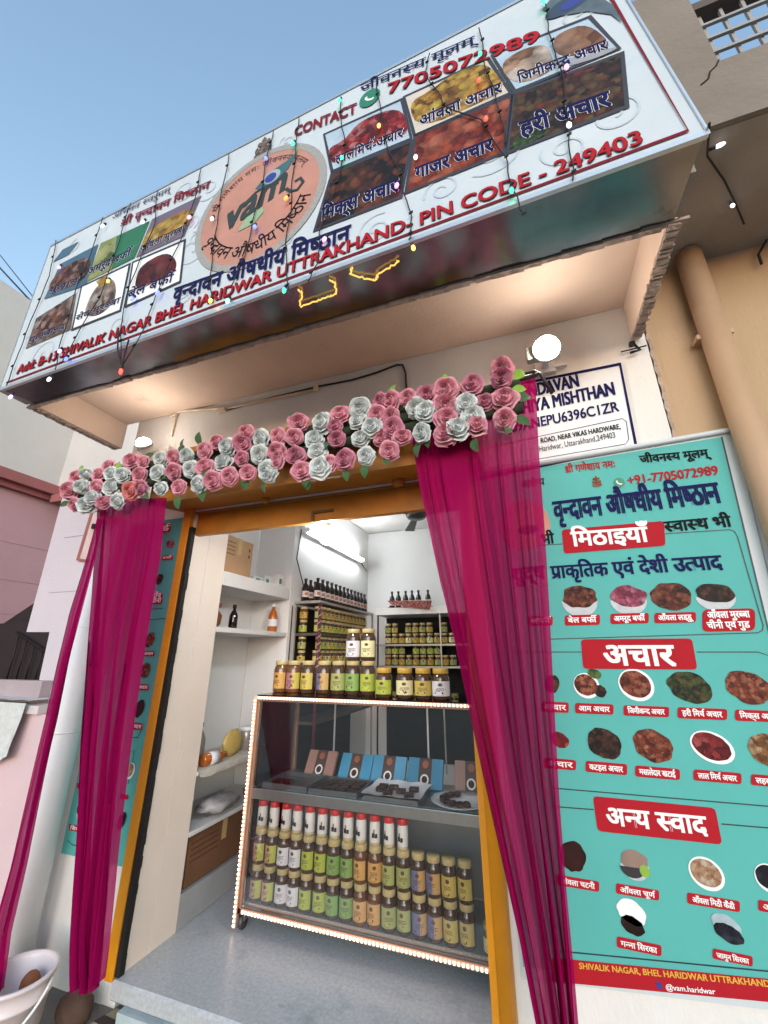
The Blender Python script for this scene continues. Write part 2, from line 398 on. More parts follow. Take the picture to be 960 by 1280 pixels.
# ------------------------------------------------------------------ setting: ground, shop floor
g = MB(); g.box((-400, -400, -.6), (400, 400, -.13)); o = link_mesh('ground', g.mesh('ground', mat('street_concrete', '77736e', .9, var=.25, scale=1.5, bump=.5, bscale=25, stain=('5d5954', 1.2, .58)))); tag(o, kind='structure')
f = MB(); f.box((-2.047, -.05, -.075), (.9, 4.2, 0.0)); o = link_mesh('floor', f.mesh('floor', M_TERR)); tag(o, kind='structure')
o.modifiers.new('b', 'BEVEL').width = .012
f = MB(); f.box((-1.95, -.075, -.2), (.9, .6, -.076)); o = link_mesh('floor_plinth', f.mesh('floor_plinth', mat('plinth_whitewash', 'a9b6ba', .8, var=.15, scale=8, bump=.3, stain=('a58b4e', 5, .66)))); tag(o, kind='structure')

# ------------------------------------------------------------------ the shop building
shop = thing('shop_building', 'small cream plastered shop with an open front and projecting concrete canopy', 'shop', (-1.1, 0, 0))
XL, XR, XJ0, XJ1 = -2.78, .72, -2.05, -.28
w = MB()
w.box((XL, 0, -.2), (-2.135, .14, 3.2)); w.box((-2.134, .004, -.2), (-2.05, .1, -.0205)); w.box((-.20, 0, -.2), (XR, .14, 3.2)); w.box((-2.135, 0, 2.353), (-.20, .14, 3.2)); w.box((XL, 0, 3.2), (XR, .14, 4.3))
part('wall', w, M_PLASTER, shop)
# ragged plaster edge against the neighbour's paint
e = MB(); z = .0; rnd = random.Random(3)
pts = []
while z < 3.0:
    pts.append(Vector((XR + .012 * rnd.random() + .004, -.004, z))); z += .02 + .03 * rnd.random()
strip(e, pts, .014, Vector((0, -1, 0))); part('plaster_edge', e, M_ROUGH, shop)
can = part('canopy', MB().box((-2.96, -.62, 3.2), (.70, -.003, 3.34)), M_SOFFIT, shop)
for xa, xb in ((-2.98, -2.9), (.655, .70)):
    part('canopy_fin', MB().box((xa, -.62, 2.985), (xb, -.004, 3.197)), M_SOFFIT, shop)
rg = MB(); rnd = random.Random(5)   # broken plaster along the lower canopy edges
for xa in (-2.94, .68):
    y = -.62
    while y < -.02:
        l = .008 + .012 * rnd.random(); rg.obox((xa + .008 * (rnd.random() - .5), y, 2.980 + .005 * rnd.random()), (.018 + .008 * rnd.random(), .003 * rnd.random(), 0), (0, l, .004 * rnd.random()), (0, 0, .005 + .006 * rnd.random())); y += l * 1.2
x = -2.94
while x < .68:
    l = .03 + .05 * rnd.random(); rg.obox((x, -.630 + .006 * rnd.random(), 2.982 + .003 * rnd.random()), (l, .003 * rnd.random(), 0), (0, .008 + .006 * rnd.random(), 0), (0, 0, .006 + .005 * rnd.random())); x += l * 1.35
part('broken_edge', rg, M_ROUGH, shop)
beam = MB(); beam.box((-2.96, -.80, 2.99), (.70, -.645, 4.1)); part('canopy_beam', beam, M_BROWN, shop)
# interior shell
iw = MB()
iw.box((-2.12, 1.2, 0), (-2.02, 3.1, 3.05)); iw.box((-2.52, .1, 0), (-2.42, 1.2, 3.05)); iw.box((-2.42, 1.203, 0), (-2.123, 1.3, 3.05))
iw.box((-2.02, 3.1, 0), (1.0, 3.2, 3.05)); iw.box((.6, .143, 0), (.7, 3.1, 3.05))
part('interior_wall', iw, mat('interior_white', 'dedddb', .7, var=.04, scale=2, bump=.1), shop)
part('ceiling', MB().box((-2.6, .143, 3.06), (1.0, 3.3, 3.15)), M_WHITEWALL, shop)
pl = MB(); pl.box((-2.42, .143, 0), (-2.03, .32, 3.05)); pl.box((-2.133, .002, 0), (-2.032, .1425, 2.352)); part('pilaster', pl, M_PILASTER, shop)
for z0, z1, nm in ((1.91, 2.01, 0), (1.59, 1.625, 0), (.74, .765, 0), (.43, .455, 0)):
    part('niche_shelf', MB().box((-2.415, .323, z0), (-2.025, 1.197, z1)), mat('shelf_stone', 'cfcdca', .5, var=.06), shop, bevel=.004)
part('niche_plinth', MB().box((-2.415, .323, .002), (-2.03, 1.197, .165)), mat('plinth_tile', '9a9c9c', .4, var=.1), shop)
# lintel, painted shutter hood and door jambs
hood = MB(); hood.slab([(-2.16, -.27, 2.325), (-2.16, -.27, 2.68), (-2.16, .0, 2.72), (-2.16, .0, 2.365)], (2.02, 0, 0)); part('shutter_hood', hood, M_OCHRE, shop)
sb = MB(); sb.box((-2.05, .012, 2.19), (-.28, .05, 2.351)); sb.box((-2.05, -.002, 2.335), (-.28, .011, 2.351)); sb.box((-2.04, .004, 2.325), (-.29, .0115, 2.33))
shutter = part('shutter', sb, M_OCHRE, shop, bevel=.003)
part('shutter_lock', MB().box((-1.16, .0, 2.19), (-1.145, .0115, 2.255)).box((-1.145, .0, 2.24), (-1.02, .0115, 2.255)), mat('lock_steel', '5e3b1a', .5), shutter)
for x, z, r in ((-1.46, 2.345, .022), (-.60, 2.345, .03)):
    part('hinge', MB().blob((x, -.05, z), r * 1.2, r, r, amp=.15), M_OCHRE, shop)
part('door_jamb', MB().box((-2.112, -.035, -.02), (-2.052, -.001, 2.36)), M_YELLOW, shop, bevel=.004)
part('door_jamb', MB().lathe([(.038, -.1), (.038, 2.36)], (-.232, -.01, 0), 14).box((-.28, -.04, -.1), (-.236, .10, 2.36)), M_YELLOW, shop)
gk = MB(); rnd = random.Random(8); z = 0
while z < 2.18:
    d = .03 + .05 * rnd.random(); gk.box((-2.0515, -.028, z), (-2.026 + .006 * rnd.random(), .0015, z + d)); z += d
part('gasket', gk, M_RUBBER, shop)

# ------------------------------------------------------------------ right neighbour: beige building with balcony
nb = thing('neighbour_building', 'beige building with a bare brown balcony and white gridded railing above the pipe', 'building', (1.6, 0, 0))
part('wall', MB().box((.735, .01, -.13), (6, .16, 3.391)), M_BEIGE, nb)
ZB = 3.392
part('balcony_slab', MB().box((.722, -.63, ZB), (6, .30, ZB + .12)), M_BROWN, nb)
pp = MB(); pp.box((.715, -.655, ZB - .004), (.985, -.635, 4.40)); pp.box((.985, -.655, ZB - .004), (6, -.635, 3.745))
pp.box((.715, -.634, ZB + .122), (.985, -.56, 4.398)); pp.box((.985, -.634, ZB + .122), (6, -.56, 3.743)); pp.box((2.6, -.655, 3.75), (6, -.56, 4.4))
part('parapet', pp, mat('parapet_render', '84796e', .95, var=.16, scale=3, bump=.5, bscale=45, stain=('7d6a5a', 2, .6)), nb)
part('top_rail', MB().box((.988, -.65, 4.15), (2.6, -.58, 4.2)), mat('top_rail_dark', '5a4c44', .8), nb)
gr = MB()
for i in range(7): gr.box((1.01 + .078 * i + .0, -.62, 3.747), (1.022 + .078 * i, -.608, 4.149))
for z in (3.85, 3.95, 4.05): gr.box((.987, -.6335, z), (2.6, -.6215, z + .014))
part('railing_grid', gr, mat('railing_grey', '9a9692', .6), nb)
ck = MB(); ck.tube([(.986, -.657, 3.75), (.97, -.657, 3.72), (.945, -.657, 3.70), (.93, -.657, 3.66), (.90, -.657, 3.64)], .0035, 4); part('crack', ck, mat('crack_dark', '2f251e', .9), nb)
ck = MB(); ck.tube([PZ(ZB - .002).at(*q) for q in ((865, 185), (858, 215), (852, 250), (843, 285))], .004, 4); part('crack', ck, MATS['crack_dark'], nb)
rp = MB(); rp.tube([(.972, -.06, -.26), (.972, -.06, 1.2), (.972, -.06, 3.38)], .056, 18); rp.box((.90, -.062, 2.86), (1.045, -.004, 2.885)); rp.box((.90, -.062, 1.2), (1.045, -.004, 1.225))
solo('drain_pipe', rp, mat('beige_pipe', 'b8987a', .55, var=.08, scale=4), 'beige painted drain pipe running up the beige wall under the balcony', 'pipe')
cb = MB(); cb.tube([PY(-.02).at(*q) for q in ((958, 300), (948, 318), (952, 330))], .006, 6); solo('cable_stub', cb, M_BLACK, 'short dark cable end poking from beige wall under the balcony', 'cable')

# ------------------------------------------------------------------ left neighbours
M_PINK = mat('pink_wall', 'c79a9d', .85, var=.07, scale=1.2, bump=.2, stain=('b08488', .8, .6))
M_PINKTRIM = mat('rose_trim', '9c5e5c', .8, var=.12, scale=3, bump=.2)
M_MAUVE = mat('mauve_white_wall', 'c4bbc2', .85, var=.05, scale=1.0, bump=.2, stain=('b0a5ae', .9, .6))
M_OLDWHITE = mat('old_white_plaster', 'cbc6c0', .85, var=.06, scale=1.5, bump=.25, stain=('a79f98', 2.2, .68))
M_STAIR_SHADE = mat('stairwell_shade', '2a2022', .9, var=.2)
ph = thing('pink_house', 'pink house with rose mouldings and an arched window beyond the mauve wall', 'house', (-6.5, 1, -.26))
XP = -6.0
part('wall', MB().box((XP - 2, -3.0, -.26), (XP, 6, 3.48)), M_PINK, ph)
mo = MB(); mo.box((XP, -3, 3.47), (XP + .16, 6, 3.60)); mo.box((XP, -3, 3.40), (XP + .08, 6, 3.469)); part('moulding', mo, M_PINKTRIM, ph)
ln = MB()
for z in (1.9, 2.3, 2.75): ln.box((XP, -3, z), (XP + .003, 6, z + .006))
part('wall_joint', ln, mat('joint', 'a87f86', .9), ph)
wf = MB(); pl6 = PX(XP)
arch = [(XP + .02, .30 + .38 * math.cos(a), 2.55 + .38 * math.sin(a)) for a in [math.pi * k / 12 for k in range(13)]]
path = [(XP + .02, .68, 1.95)] + arch + [(XP + .02, -.08, 1.95)]
wf.tube(path + [path[0]], .045, 6); win = part('window_frame', wf, M_PINKTRIM, ph)
part('pane', MB().poly([(p[0] - .01, p[1], p[2]) for p in path]), mat('pane_grey', '8a7f86', .15), win)
part('upper_wall', MB().box((XP - 2, -3.0, 3.605), (XP + .05, 1.35, 6.0)).box((XP - 1, 1.35, 3.45), (-4.35, 1.6, 6.0)), M_OLDWHITE, ph)
part('moulding', MB().box((XP + .17, 1.24, 3.34), (-4.35, 1.35, 3.445)), M_PINKTRIM, ph)
part('upper_wall', MB().box((-4.345, 1.5, 3.0), (-3.6, 1.75, 6.0)), M_MAUVE, ph)
part('stairwell', MB().box((XP + .01, .9, .9), (-3.8, 1.2, 1.76)).slab([(XP + .02, 1.19, 1.765), (-4.6, 1.19, 1.765), (-4.6, 1.19, 2.45)], (0, .3, 0)), M_STAIR_SHADE, ph)  # solid dark blocks, the shade of the stair opening put into their colour
rl = MB()
for i in range(9): rl.tube([(-5.0 + .14 * i, .86, 1.2), (-5.0 + .14 * i, .86, 1.62 - .05 * i)], .008, 5)
rl.tube([(-5.05, .86, 1.66), (-3.9, .86, 1.24)], .014, 6); part('stair_railing', rl, M_BLACK, ph)
mw = MB(); y0, y1 = .15, .3
mw.slab([PY(y0).at(*q) for q in ((78, 622), (33, 790), (62, 790), (38, 900))] + [Vector((-2.5, y0, .6)), Vector((-2.5, y0, 3.0)), PY(y0).at(84, 600)], (0, .15, 0))
mwo = thing('boundary_wall', 'tall pale mauve wall with a notched left edge behind the white pipe', 'wall', (-3, .2, -.26))
part('wall', mw, M_MAUVE, mwo)
jn = MB()
for z in (1.9, 2.35): jn.box((-3.55, y0 - .003, z), (-2.6, y0 - .0005, z + .005))
part('wall_joint', jn, mat('joint2', 'a79ea8', .9), mwo)
mb_ = thing('meter_box', 'pink framed meter box fixed on mauve wall beside the curtain', 'meter box', tuple(PY(.14).at(112, 700)))
q = [PY(.148).at(*p) for p in ((118, 640), (100, 700), (122, 702), (134, 640))]
fr = MB(); strip(fr, [p + Vector((0, -.02, 0)) for p in q], .035, Vector((0, -1, 0)), True); fr.slab([p + Vector((0, -.001, 0)) for p in q], (0, -.012, 0)); part('frame', fr, M_PINKTRIM, mb_)
part('door', MB().slab([p + Vector((0, -.014, 0)) for p in q], (0, -.002, 0)), mat('meter_face', 'd0b8b4', .5), mb_)
part('switch', MB().obox(PY(.12).at(117, 658), (.012, 0, 0), (0, .01, 0), (0, 0, .02)), M_BLACK, mb_)
wr = MB()
for k in range(3): wr.tube([PY(.12).at(*p) for p in ((126 + 2 * k, 640), (123 + 2 * k, 662), (117 + 2 * k, 694))], .005, 5)
part('wire', wr, M_DARKSTEEL, mb_)
lw = thing('compound_wall', 'low pink wall with rounded coping and a cloth hanging on it', 'wall', (-4, .05, -.26))
part('wall', MB().box((-7, .0, -.26), (-2.79, .145, 1.08)), mat('pale_pink_wall', 'cfb5b8', .85, var=.07, scale=1.5, bump=.2, stain=('bda0a5', 1, .6)), lw)
part('coping', MB().box((-7, -.03, 1.082), (-3.05, .148, 1.13)), mat('coping', 'c9bfbd', .8, var=.1), lw)
part('upper_panel', MB().box((-7, .08, 1.132), (-3.25, .146, 1.27)), mat('dull_mauve', 'a5979a', .85, var=.08), lw)
# cloth over the low wall
cl = MB(); nu, nv = 16, 14; A = PY(-.05); top = [A.at(-30 + 65 * i / nu, 875 + 4 * i / nu) for i in range(nu + 1)]; vs = []
for j in range(nv + 1):
    for i in range(nu + 1):
        p = top[i] + Vector((-.03 * j / nv * (i / nu), 0, -.40 * j / nv * (1 - .25 * (i / nu) ** 2))); p.y += .014 * math.sin(i * 1.3 + j * .25) * (j / nv) - .012
        vs.append(p)
cl.sm = True; cl.add(vs, [(j * (nu + 1) + i, (j + 1) * (nu + 1) + i, (j + 1) * (nu + 1) + i + 1, j * (nu + 1) + i + 1) for j in range(nv) for i in range(nu)])
vs2 = [top[i] + Vector((0, .15 * k, .015 + (.003 * math.sin(i)))) for k in (0, 1) for i in range(nu + 1)]
cl.add(vs2, [(i, i + 1, nu + 2 + i, nu + 1 + i) for i in range(nu)])
solo('cloth', cl, mat('grey_cloth', 'c8cac8', .95, var=.12, scale=30, bump=.4, bscale=120), 'grey white cloth hung over the low pink wall', 'cloth')
wp = MB(); wp.tube([(-2.62, -.13, -.13), (-2.62, -.13, 1.0), (-2.62, -.13, 2.32)], .083, 22)
wp.tube([(-2.62, -.13, 1.02), (-2.62, -.13, 1.03)], .0845, 22); wp.tube([(-2.62, -.13, 1.6), (-2.62, -.13, 1.604)], .0842, 22)
solo('drain_pipe', wp, mat('white_pipe', 'd9dcde', .5, var=.06, scale=3), 'thick white drain pipe standing between the strands of the magenta curtain', 'pipe')
for k, (a, b, c, wd) in enumerate((((-25, 300), (0, 335), (40, 378), .025), ((-25, 288), (5, 325), (42, 372), .014))):
    t = MB(); Q = PY(3.0); t.tube([Q.at(*a), Q.at(*b), Q.at(*c), Q.at(90, 430)], wd, 6)
    solo('overhead_cable', t, M_BLACK, ['thick black overhead cable crossing the sky behind the sign', 'thin black overhead cable just above the thicker one'][k], 'cable', 'overhead cables left of the sign')

# ------------------------------------------------------------------ the big sign
sign = thing('sign_board', 'long white flex sign with pickle pictures and red address line above the shop', 'sign', (-1.1, -.88, 2.96))
BL = PZ(2.97).at(0, 487); BR = PZ(2.97).at(885, 166)
SX = (BR - BL).normalized(); SN = Vector((SX.y, -SX.x, 0)); SP = Plane(BL, SN)
TL = SP.at(65, 305); TL = Vector((TL.x, TL.y, 4.20)); TR = BR + (SP.at(784, 0) - BR) * ((4.20 - 2.97) / (SP.at(784, 0).z - 2.97)); TR.z = 4.20
part('banner', MB().slab([BL, BR, TR, TL], -SN * .008), M_BANNER, sign)
fr = MB(); strip(fr, [p + SN * .0042 for p in (BL, BR, TR, TL)], .022, SN, True); 
for a, b in ((BL, BR), (BR, TR), (TR, TL), (TL, BL)): fr.obox((a + b) / 2 - SN * .006, (b - a) / 2, SN * .009, (b - a).cross(SN).normalized() * .005)
part('frame', fr, M_ALU, sign)
und = MB(); n = 40; ys = []
pa, pb = BL - SN * .017 + SX * .01, BR - SN * .017 - SX * .01
for j in range(5):
    for i in range(n + 1):
        a = pa.lerp(pb, i / n); a = Vector((a.x, a.y, 2.972)); b = Vector((max(-2.96, min(.69, a.x)), -.636, 2.985)); p = a.lerp(b, j / 4)
        p.z += .0012 * math.sin(i * .9 + j) + .0008 * math.sin(i * 2.3 - j * 1.7); und.v.append(p)
und.add([], []); und.sm = True
for j in range(4):
    for i in range(n): und.f.append([j * (n + 1) + i, (j + 1) * (n + 1) + i, (j + 1) * (n + 1) + i + 1, j * (n + 1) + i + 1]); und.mi.append(0); und.smooth.append(True)
part('underside_sheet', und, mat('dull_mirror_sheet', '88888a', .19, .95, var=.35, scale=3, bump=.03, bscale=6, stain=('4b4744', 3, .6)), sign)
bx = MB(); bx.slab([TL - SN * .017, TR - SN * .017, Vector((TR.x, -.82, 4.19)), Vector((TL.x, -.82, 4.19))], (0, 0, -.02)); part('top_sheet', bx, M_ALU, sign)
# maroon line
ml = MB(); q = [SP.at(*p, .0045) for p in ((12, 478), (872, 160), (780, 12))]
m0 = BL + SX * .05 + Vector((0, 0, .034)); m1 = BR - SX * .045 + Vector((0, 0, .036)); m2 = m1 + (TR - BR) * .93
strip(ml, [p + SN * .0045 for p in (m0, m1, m2)], .013, SN); part('border_line', ml, M_MAROON, sign)
# filigree swirls printed on the flex
sw = MB(); rnd = random.Random(11)
for k in range(30):
    t = rnd.random(); s = rnd.random(); C = BL.lerp(BR, .04 + .92 * t) + Vector((0, 0, .12 + 1.0 * s)); r0 = .05 + .09 * rnd.random(); sg = rnd.choice((-1, 1)); ph_ = rnd.random() * 6.28
    strip(sw, [C + SN * .0022 + (SX * math.cos(ph_ + sg * a) + Vector((0, 0, 1)) * math.sin(ph_ + sg * a)) * r0 * (1 - a / 11) for a in [i * .32 for i in range(30)]], .009, SN)
tag(part('swirl', sw, M_SWIRL, sign), kind='stuff')
# pictures
F_CHILI = food('chili_red', ('5a0d12', 'a01820', 'c43a35', 'd98a88'), 16)
F_AMLA = food('amla_yellow', ('6b4012', 'b5782a', 'd9a848', 'e2c34a'), 14)
F_YAM = food('yam_beige', ('7c5236', 'b98a68', 'd6b698', 'e6d8ce'), 9)
F_MIX = food('mixed_dark', ('120b0b', '3a1c16', '6f3a24', '8b4a2c'), 11, .7)
F_CARROT = food('carrot_rust', ('6e1c10', 'a33a20', 'b8512f', 'c46e52'), 12)
F_GREEN = food('green_chili', ('1d140f', '45261a', '5b3c2a', '6c5a36', '7c2d1a'), 16, .6)
F_BROWN = food('sweet_brown', ('3a1b12', '6d3a26', '8a5a44', 'b29083'), 12)
F_GOLD = food('golden_balls', ('9a6a2a', 'cf9a33', 'dcb14a', 'e0bf6a'), 12)
F_MAROON = food('maroon_fudge', ('3d1013', '5d1a1c', '7d2a2a', '8b4038'), 8)
F_PALE = food('pale_fruit', ('5a4038', '8f7468', 'b59c90', 'c9bdb2'), 10)
F_LIME = food('pale_lime', ('5c6b3c', '9ba35e', 'c2c487', '9aa85e'), 5, .2)
M_PICGREEN = mat('picture_green', '1c6a45', .6, var=.15, scale=8)
M_PICSKY = mat('picture_sky', 'a9bccb', .6, var=.2, scale=6)
M_PICDARK = mat('picture_dark', '2b2a33', .6, var=.2, scale=6)
M_PICBLUE = mat('picture_blue', '3c5f74', .6, var=.2, scale=6)
def picture(pts, m, border=True, shapes=(), bgm=None):
    b = MB(); b.poly([SP.at(*p, .0032) for p in pts]); po = part('picture', b, bgm or m, sign)
    if border:
        s = MB(); strip(s, [SP.at(*p, .0036) for p in pts], .022, SN, True); part('picture_border', s, M_PICDARK, po)
    for k, (sp, sm) in enumerate(shapes):
        b = MB(); b.poly([SP.at(*p, .0040 + .0004 * k) for p in (sp if len(sp) < 5 else soft(sp))]); part('picture_shape', b, sm, po)
    return po
picture([(405, 168), (502, 124), (514, 173), (415, 214)], F_CHILI, bgm=M_PICSKY, shapes=[([(408, 186), (430, 176), (450, 150), (500, 132), (511, 160), (505, 170), (470, 176), (415, 210)], F_CHILI)])
picture([(505, 121), (610, 73), (638, 116), (518, 169)], F_AMLA, bgm=mat('picture_cream', 'c9beb0', .6), shapes=[([(508, 130), (540, 112), (560, 96), (590, 82), (612, 80), (634, 112), (600, 128), (525, 162)], F_AMLA)])
picture([(615, 69), (737, 21), (774, 60), (643, 114)], F_YAM, bgm=M_PICSKY, shapes=[([(622, 82), (650, 62), (682, 54), (690, 68), (694, 88), (645, 108)], F_YAM), ([(690, 52), (700, 40), (735, 28), (768, 58), (740, 66), (698, 72)], food('bowl_mash', ('5a3522', '8a5636', 'a8795a', 'b9937a'), 8)), ([(694, 62), (699, 74), (742, 68), (769, 58), (772, 61), (742, 74), (698, 86)], mat('bowl_glass', '9c9aa0', .4))])
picture([(415, 216), (515, 176), (501, 246), (393, 288)], F_MIX)
picture([(519, 169), (640, 119), (630, 191), (507, 241)], F_CARROT)
picture([(641, 118), (778, 66), (784, 133), (634, 191)], F_GREEN, shapes=[([(637, 180), (650, 168), (690, 158), (680, 170), (640, 188)], food('leaf_green', ('20331a', '3c5a2a', '5f7d3a'), 30))])
picture([(75, 330), (123, 305), (107, 357), (55, 374)], F_BROWN, False, bgm=M_PICBLUE, shapes=[([(62, 352), (84, 330), (116, 318), (107, 352), (60, 368)], F_BROWN)])
picture([(126, 304), (187, 276), (168, 322), (107, 353)], F_LIME, False, shapes=[([(146, 295), (187, 276), (168, 322), (140, 336)], M_PICGREEN)])
picture([(190, 274), (252, 244), (230, 295), (170, 322)], F_GOLD, False, bgm=mat('picture_violet', '6a5a6a', .6, var=.2), shapes=[([(182, 292), (204, 275), (246, 256), (236, 284), (174, 314)], F_GOLD)])
picture([(45, 398), (95, 366), (88, 412), (32, 436)], F_PALE, False, shapes=[([(42, 416), (58, 392), (78, 376), (86, 392), (82, 410), (40, 428)], F_BROWN)])
picture([(102, 358), (162, 330), (150, 388), (90, 412)], F_PALE, True, bgm=M_PRINTWHITE, shapes=[([(104, 394), (112, 372), (122, 356), (140, 346), (146, 360), (142, 380), (122, 396)], F_PALE), ([(120, 352), (132, 344), (138, 350), (126, 360)], F_GOLD)])
picture([(166, 328), (231, 300), (225, 352), (157, 383)], F_MAROON, True, bgm=M_PRINTWHITE, shapes=[([(170, 345), (178, 330), (208, 314), (222, 326), (218, 342), (190, 354), (168, 366)], F_MAROON)])
# green and blue slip at the top left corner of the flex
b = MB(); b.poly([SP.at(*p, .0032) for p in ((78, 312), (98, 302), (86, 318), (66, 328))]); part('picture', b, M_PICBLUE, sign)
# lettering
def line(txt, p0, p1, hp, m, bold=.034, out=None, slant=0., z=.0055, parent=sign, plane=SP, outbold=.052, shadow=False):
    if shadow:
        T = Text(); write_px(T, plane, txt, (p0[0] + .9, p0[1] + .4), (p1[0] + .9, p1[1] + .4), hp, bold, z - .0012, slant); part('lettering', T.mb, M_PRINTBLACK, parent)
    if out:
        T = Text(); write_px(T, plane, txt, p0, p1, hp, outbold, z - .0012, slant); part('lettering', T.mb, out, parent)
    T = Text(); write_px(T, plane, txt, p0, p1, hp, bold, z, slant); part('lettering', T.mb, m, parent)
line('Add: B-13 SHIVALIK NAGAR BHEL HARIDWAR UTTRAKHAND- PIN CODE - 249403', (21, 468), (806, 179), 13.5, M_RED, .024, shadow=True)
line('वृन्दावन औषधीय मिष्ठान', (216, 378), (438, 301), 18, M_NAVY, .03)
line('CONTACT', (368, 172), (446, 142), 12, M_MAROON, .034)
line('7705072989', (484, 119), (677, 52), 13, M_RED, .026, shadow=True)
line('जीवनस्य मूलम्', (451, 117), (594, 56), 9, M_NAVY, .018)
line('अभिनव स्वरूपम्', (140, 276), (213, 241), 7, M_NAVY, .012)
line('श्री वृन्दावन मिष्ठान', (151, 284), (262, 236), 9, M_MAROON, .034)
line('लालमिर्च-अचार', (420, 207), (504, 172), 10, M_NAVY, .022, M_PRINTWHITE)
line('आंवला अचार', (525, 159), (628, 116), 11, M_NAVY, .022, M_PRINTWHITE)
line('जिमीकन्द अचार', (648, 105), (760, 62), 10, M_NAVY, .022, M_PRINTWHITE)
line('मिक्स अचार', (402, 277), (498, 240), 15, M_NAVY, .034, M_PRINTWHITE)
line('गाजर अचार', (520, 225), (617, 189), 14, M_NAVY, .034, M_PRINTWHITE)
line('हरी अचार', (652, 172), (764, 133), 17, M_NAVY, .034, M_PRINTWHITE)
line('आँवला मुरब्बा', (176, 316), (231, 290), 8, M_NAVY, .022, M_PRINTWHITE)
line('अमरूद बर्फी', (110, 345), (163, 321), 9, M_NAVY, .022, M_PRINTWHITE)
line('बेल बर्फी', (160, 374), (216, 353), 10, M_NAVY, .022, M_PRINTWHITE)
line('सेव मुरब्बा', (95, 402), (150, 379), 7, M_NAVY, .022, M_PRINTWHITE)
line('गुलाब', (62, 368), (98, 354), 7, M_NAVY, .022, M_PRINTWHITE)
line('गुलकन्द', (36, 430), (82, 411), 7, M_NAVY, .022, M_PRINTWHITE)
# telephone mark
pc = MB(); pc.poly(disc_px(SP, (462, 122), 8.5, 10, .0048)); ph2 = part('phone_mark', pc, mat('mark_green', '1f7a5c', .5), sign)
pt = MB(); C = SP.at(462, 122, .006); strip(pt, [C + SX * x + Vector((0, 0, z)) for x, z in ((-.018, .02), (-.02, .005), (-.008, -.012), (.012, -.02), (.022, -.014))], .014, SN); part('handset', pt, M_PRINTWHITE, ph2)
# round emblem
EC = (SP.at(241, 292) + SP.at(403, 222)) / 2; EC = SP.at(322, 258); UPV = Vector((0, 0, 1))
def ell(c, rx, rz, off, n=48): return [c + SN * off + SX * rx * math.cos(2 * math.pi * k / n) + UPV * rz * math.sin(2 * math.pi * k / n) for k in range(n)]
ERX = .40; ERZ = .42
em = part('emblem', MB().poly(ell(EC, ERX, ERZ, .0034)), M_TERRA, sign)
rb = MB(); strip(rb, ell(EC, ERX - .02, ERZ - .02, .0042), .04, SN, True); part('emblem_ring', rb, M_GREYRING, em)
def ring_text(txt, a0, a1, r, h, m, flip, bold=.022):
    g, wd = layout(txt, 0.0); mb = MB(); k = 0
    for vs, fs in g:
        xm = (min(p[0] for p in vs) + max(p[0] for p in vs)) / 2; a = a0 + (a1 - a0) * xm / wd; t = Vector((math.cos(a), math.sin(a)))
        ux, uy = (-t.y, t.x) if flip else (t.y, -t.x); nx, ny = (-t.x, -t.y) if flip else (t.x, t.y); sc = h / DEVH; k += 1
        sx = abs(a1 - a0) * r / wd
        mb.add([EC + SN * (.0052 + .0003 * (k % 3)) + SX * (t.x * r + (p[0] - xm) * sx * ux + p[1] * sc * nx) + UPV * (t.y * r + (p[0] - xm) * sx * uy + p[1] * sc * ny) for p in vs], fs)
    part('lettering', mb, m, em)
ring_text('वृन्दावन औषधीय मिष्ठान', R(198), R(345), .335, .07, M_PRINTBLACK, True)
ring_text('श्री गणेशाय नमः जीवनस्य मूलम्', R(160), R(30), .30, .035, mat('ring_text_brown', '5c2a22', .6), False)
T = Text(); 
T.write('vam', EC + SX * -.2 + UPV * -.1, EC + SX * .17 + UPV * .03, .2, SN, UPV, .03, .0056, slant=.15); part('lettering', T.mb, mat('emblem_dark', '26302c', .6), em)
sc_ = MB(); strip(sc_, [EC + SN * .0062 + SX * x + UPV * z for x, z in ((.17, .03), (.2, -.01), (.24, -.02), (.27, .02), (.25, .06), (.22, .05))], .018, SN); strip(sc_, [EC + SN * .0062 + SX * x + UPV * z for x, z in ((-.1, .05), (-.02, .11), (.05, .12), (.12, .1))], .014, SN); part('flourish', sc_, MATS['emblem_dark'], em)
eye = MB(); eye.poly([EC + SN * .0058 + SX * x + UPV * z for x, z in ((-.03, .14), (.05, .22), (.16, .25), (.22, .29), (.17, .18), (.1, .13), (.02, .11))]); part('feather', eye, mat('feather_teal', '35626a', .6, var=.2, scale=20), em)
eye = MB(); eye.poly(ell(EC + SX * .07 + UPV * .175, .055, .05, .0066, 20)); part('feather_eye', eye, mat('feather_pale', '9aa7b0', .6), em)
eye = MB(); eye.poly(ell(EC + SX * .065 + UPV * .17, .035, .034, .0074, 20)); part('feather_eye', eye, mat('feather_blue', '24358a', .6), em)
eye = MB(); eye.poly([EC + SN * .006 + SX * x + UPV * z for x, z in ((-.1, -.14), (0, -.13), (.05, -.07), (.04, -.03), (-.06, -.06))]); part('leaf_mark', eye, mat('leaf_pale', '8faa86', .6), em)
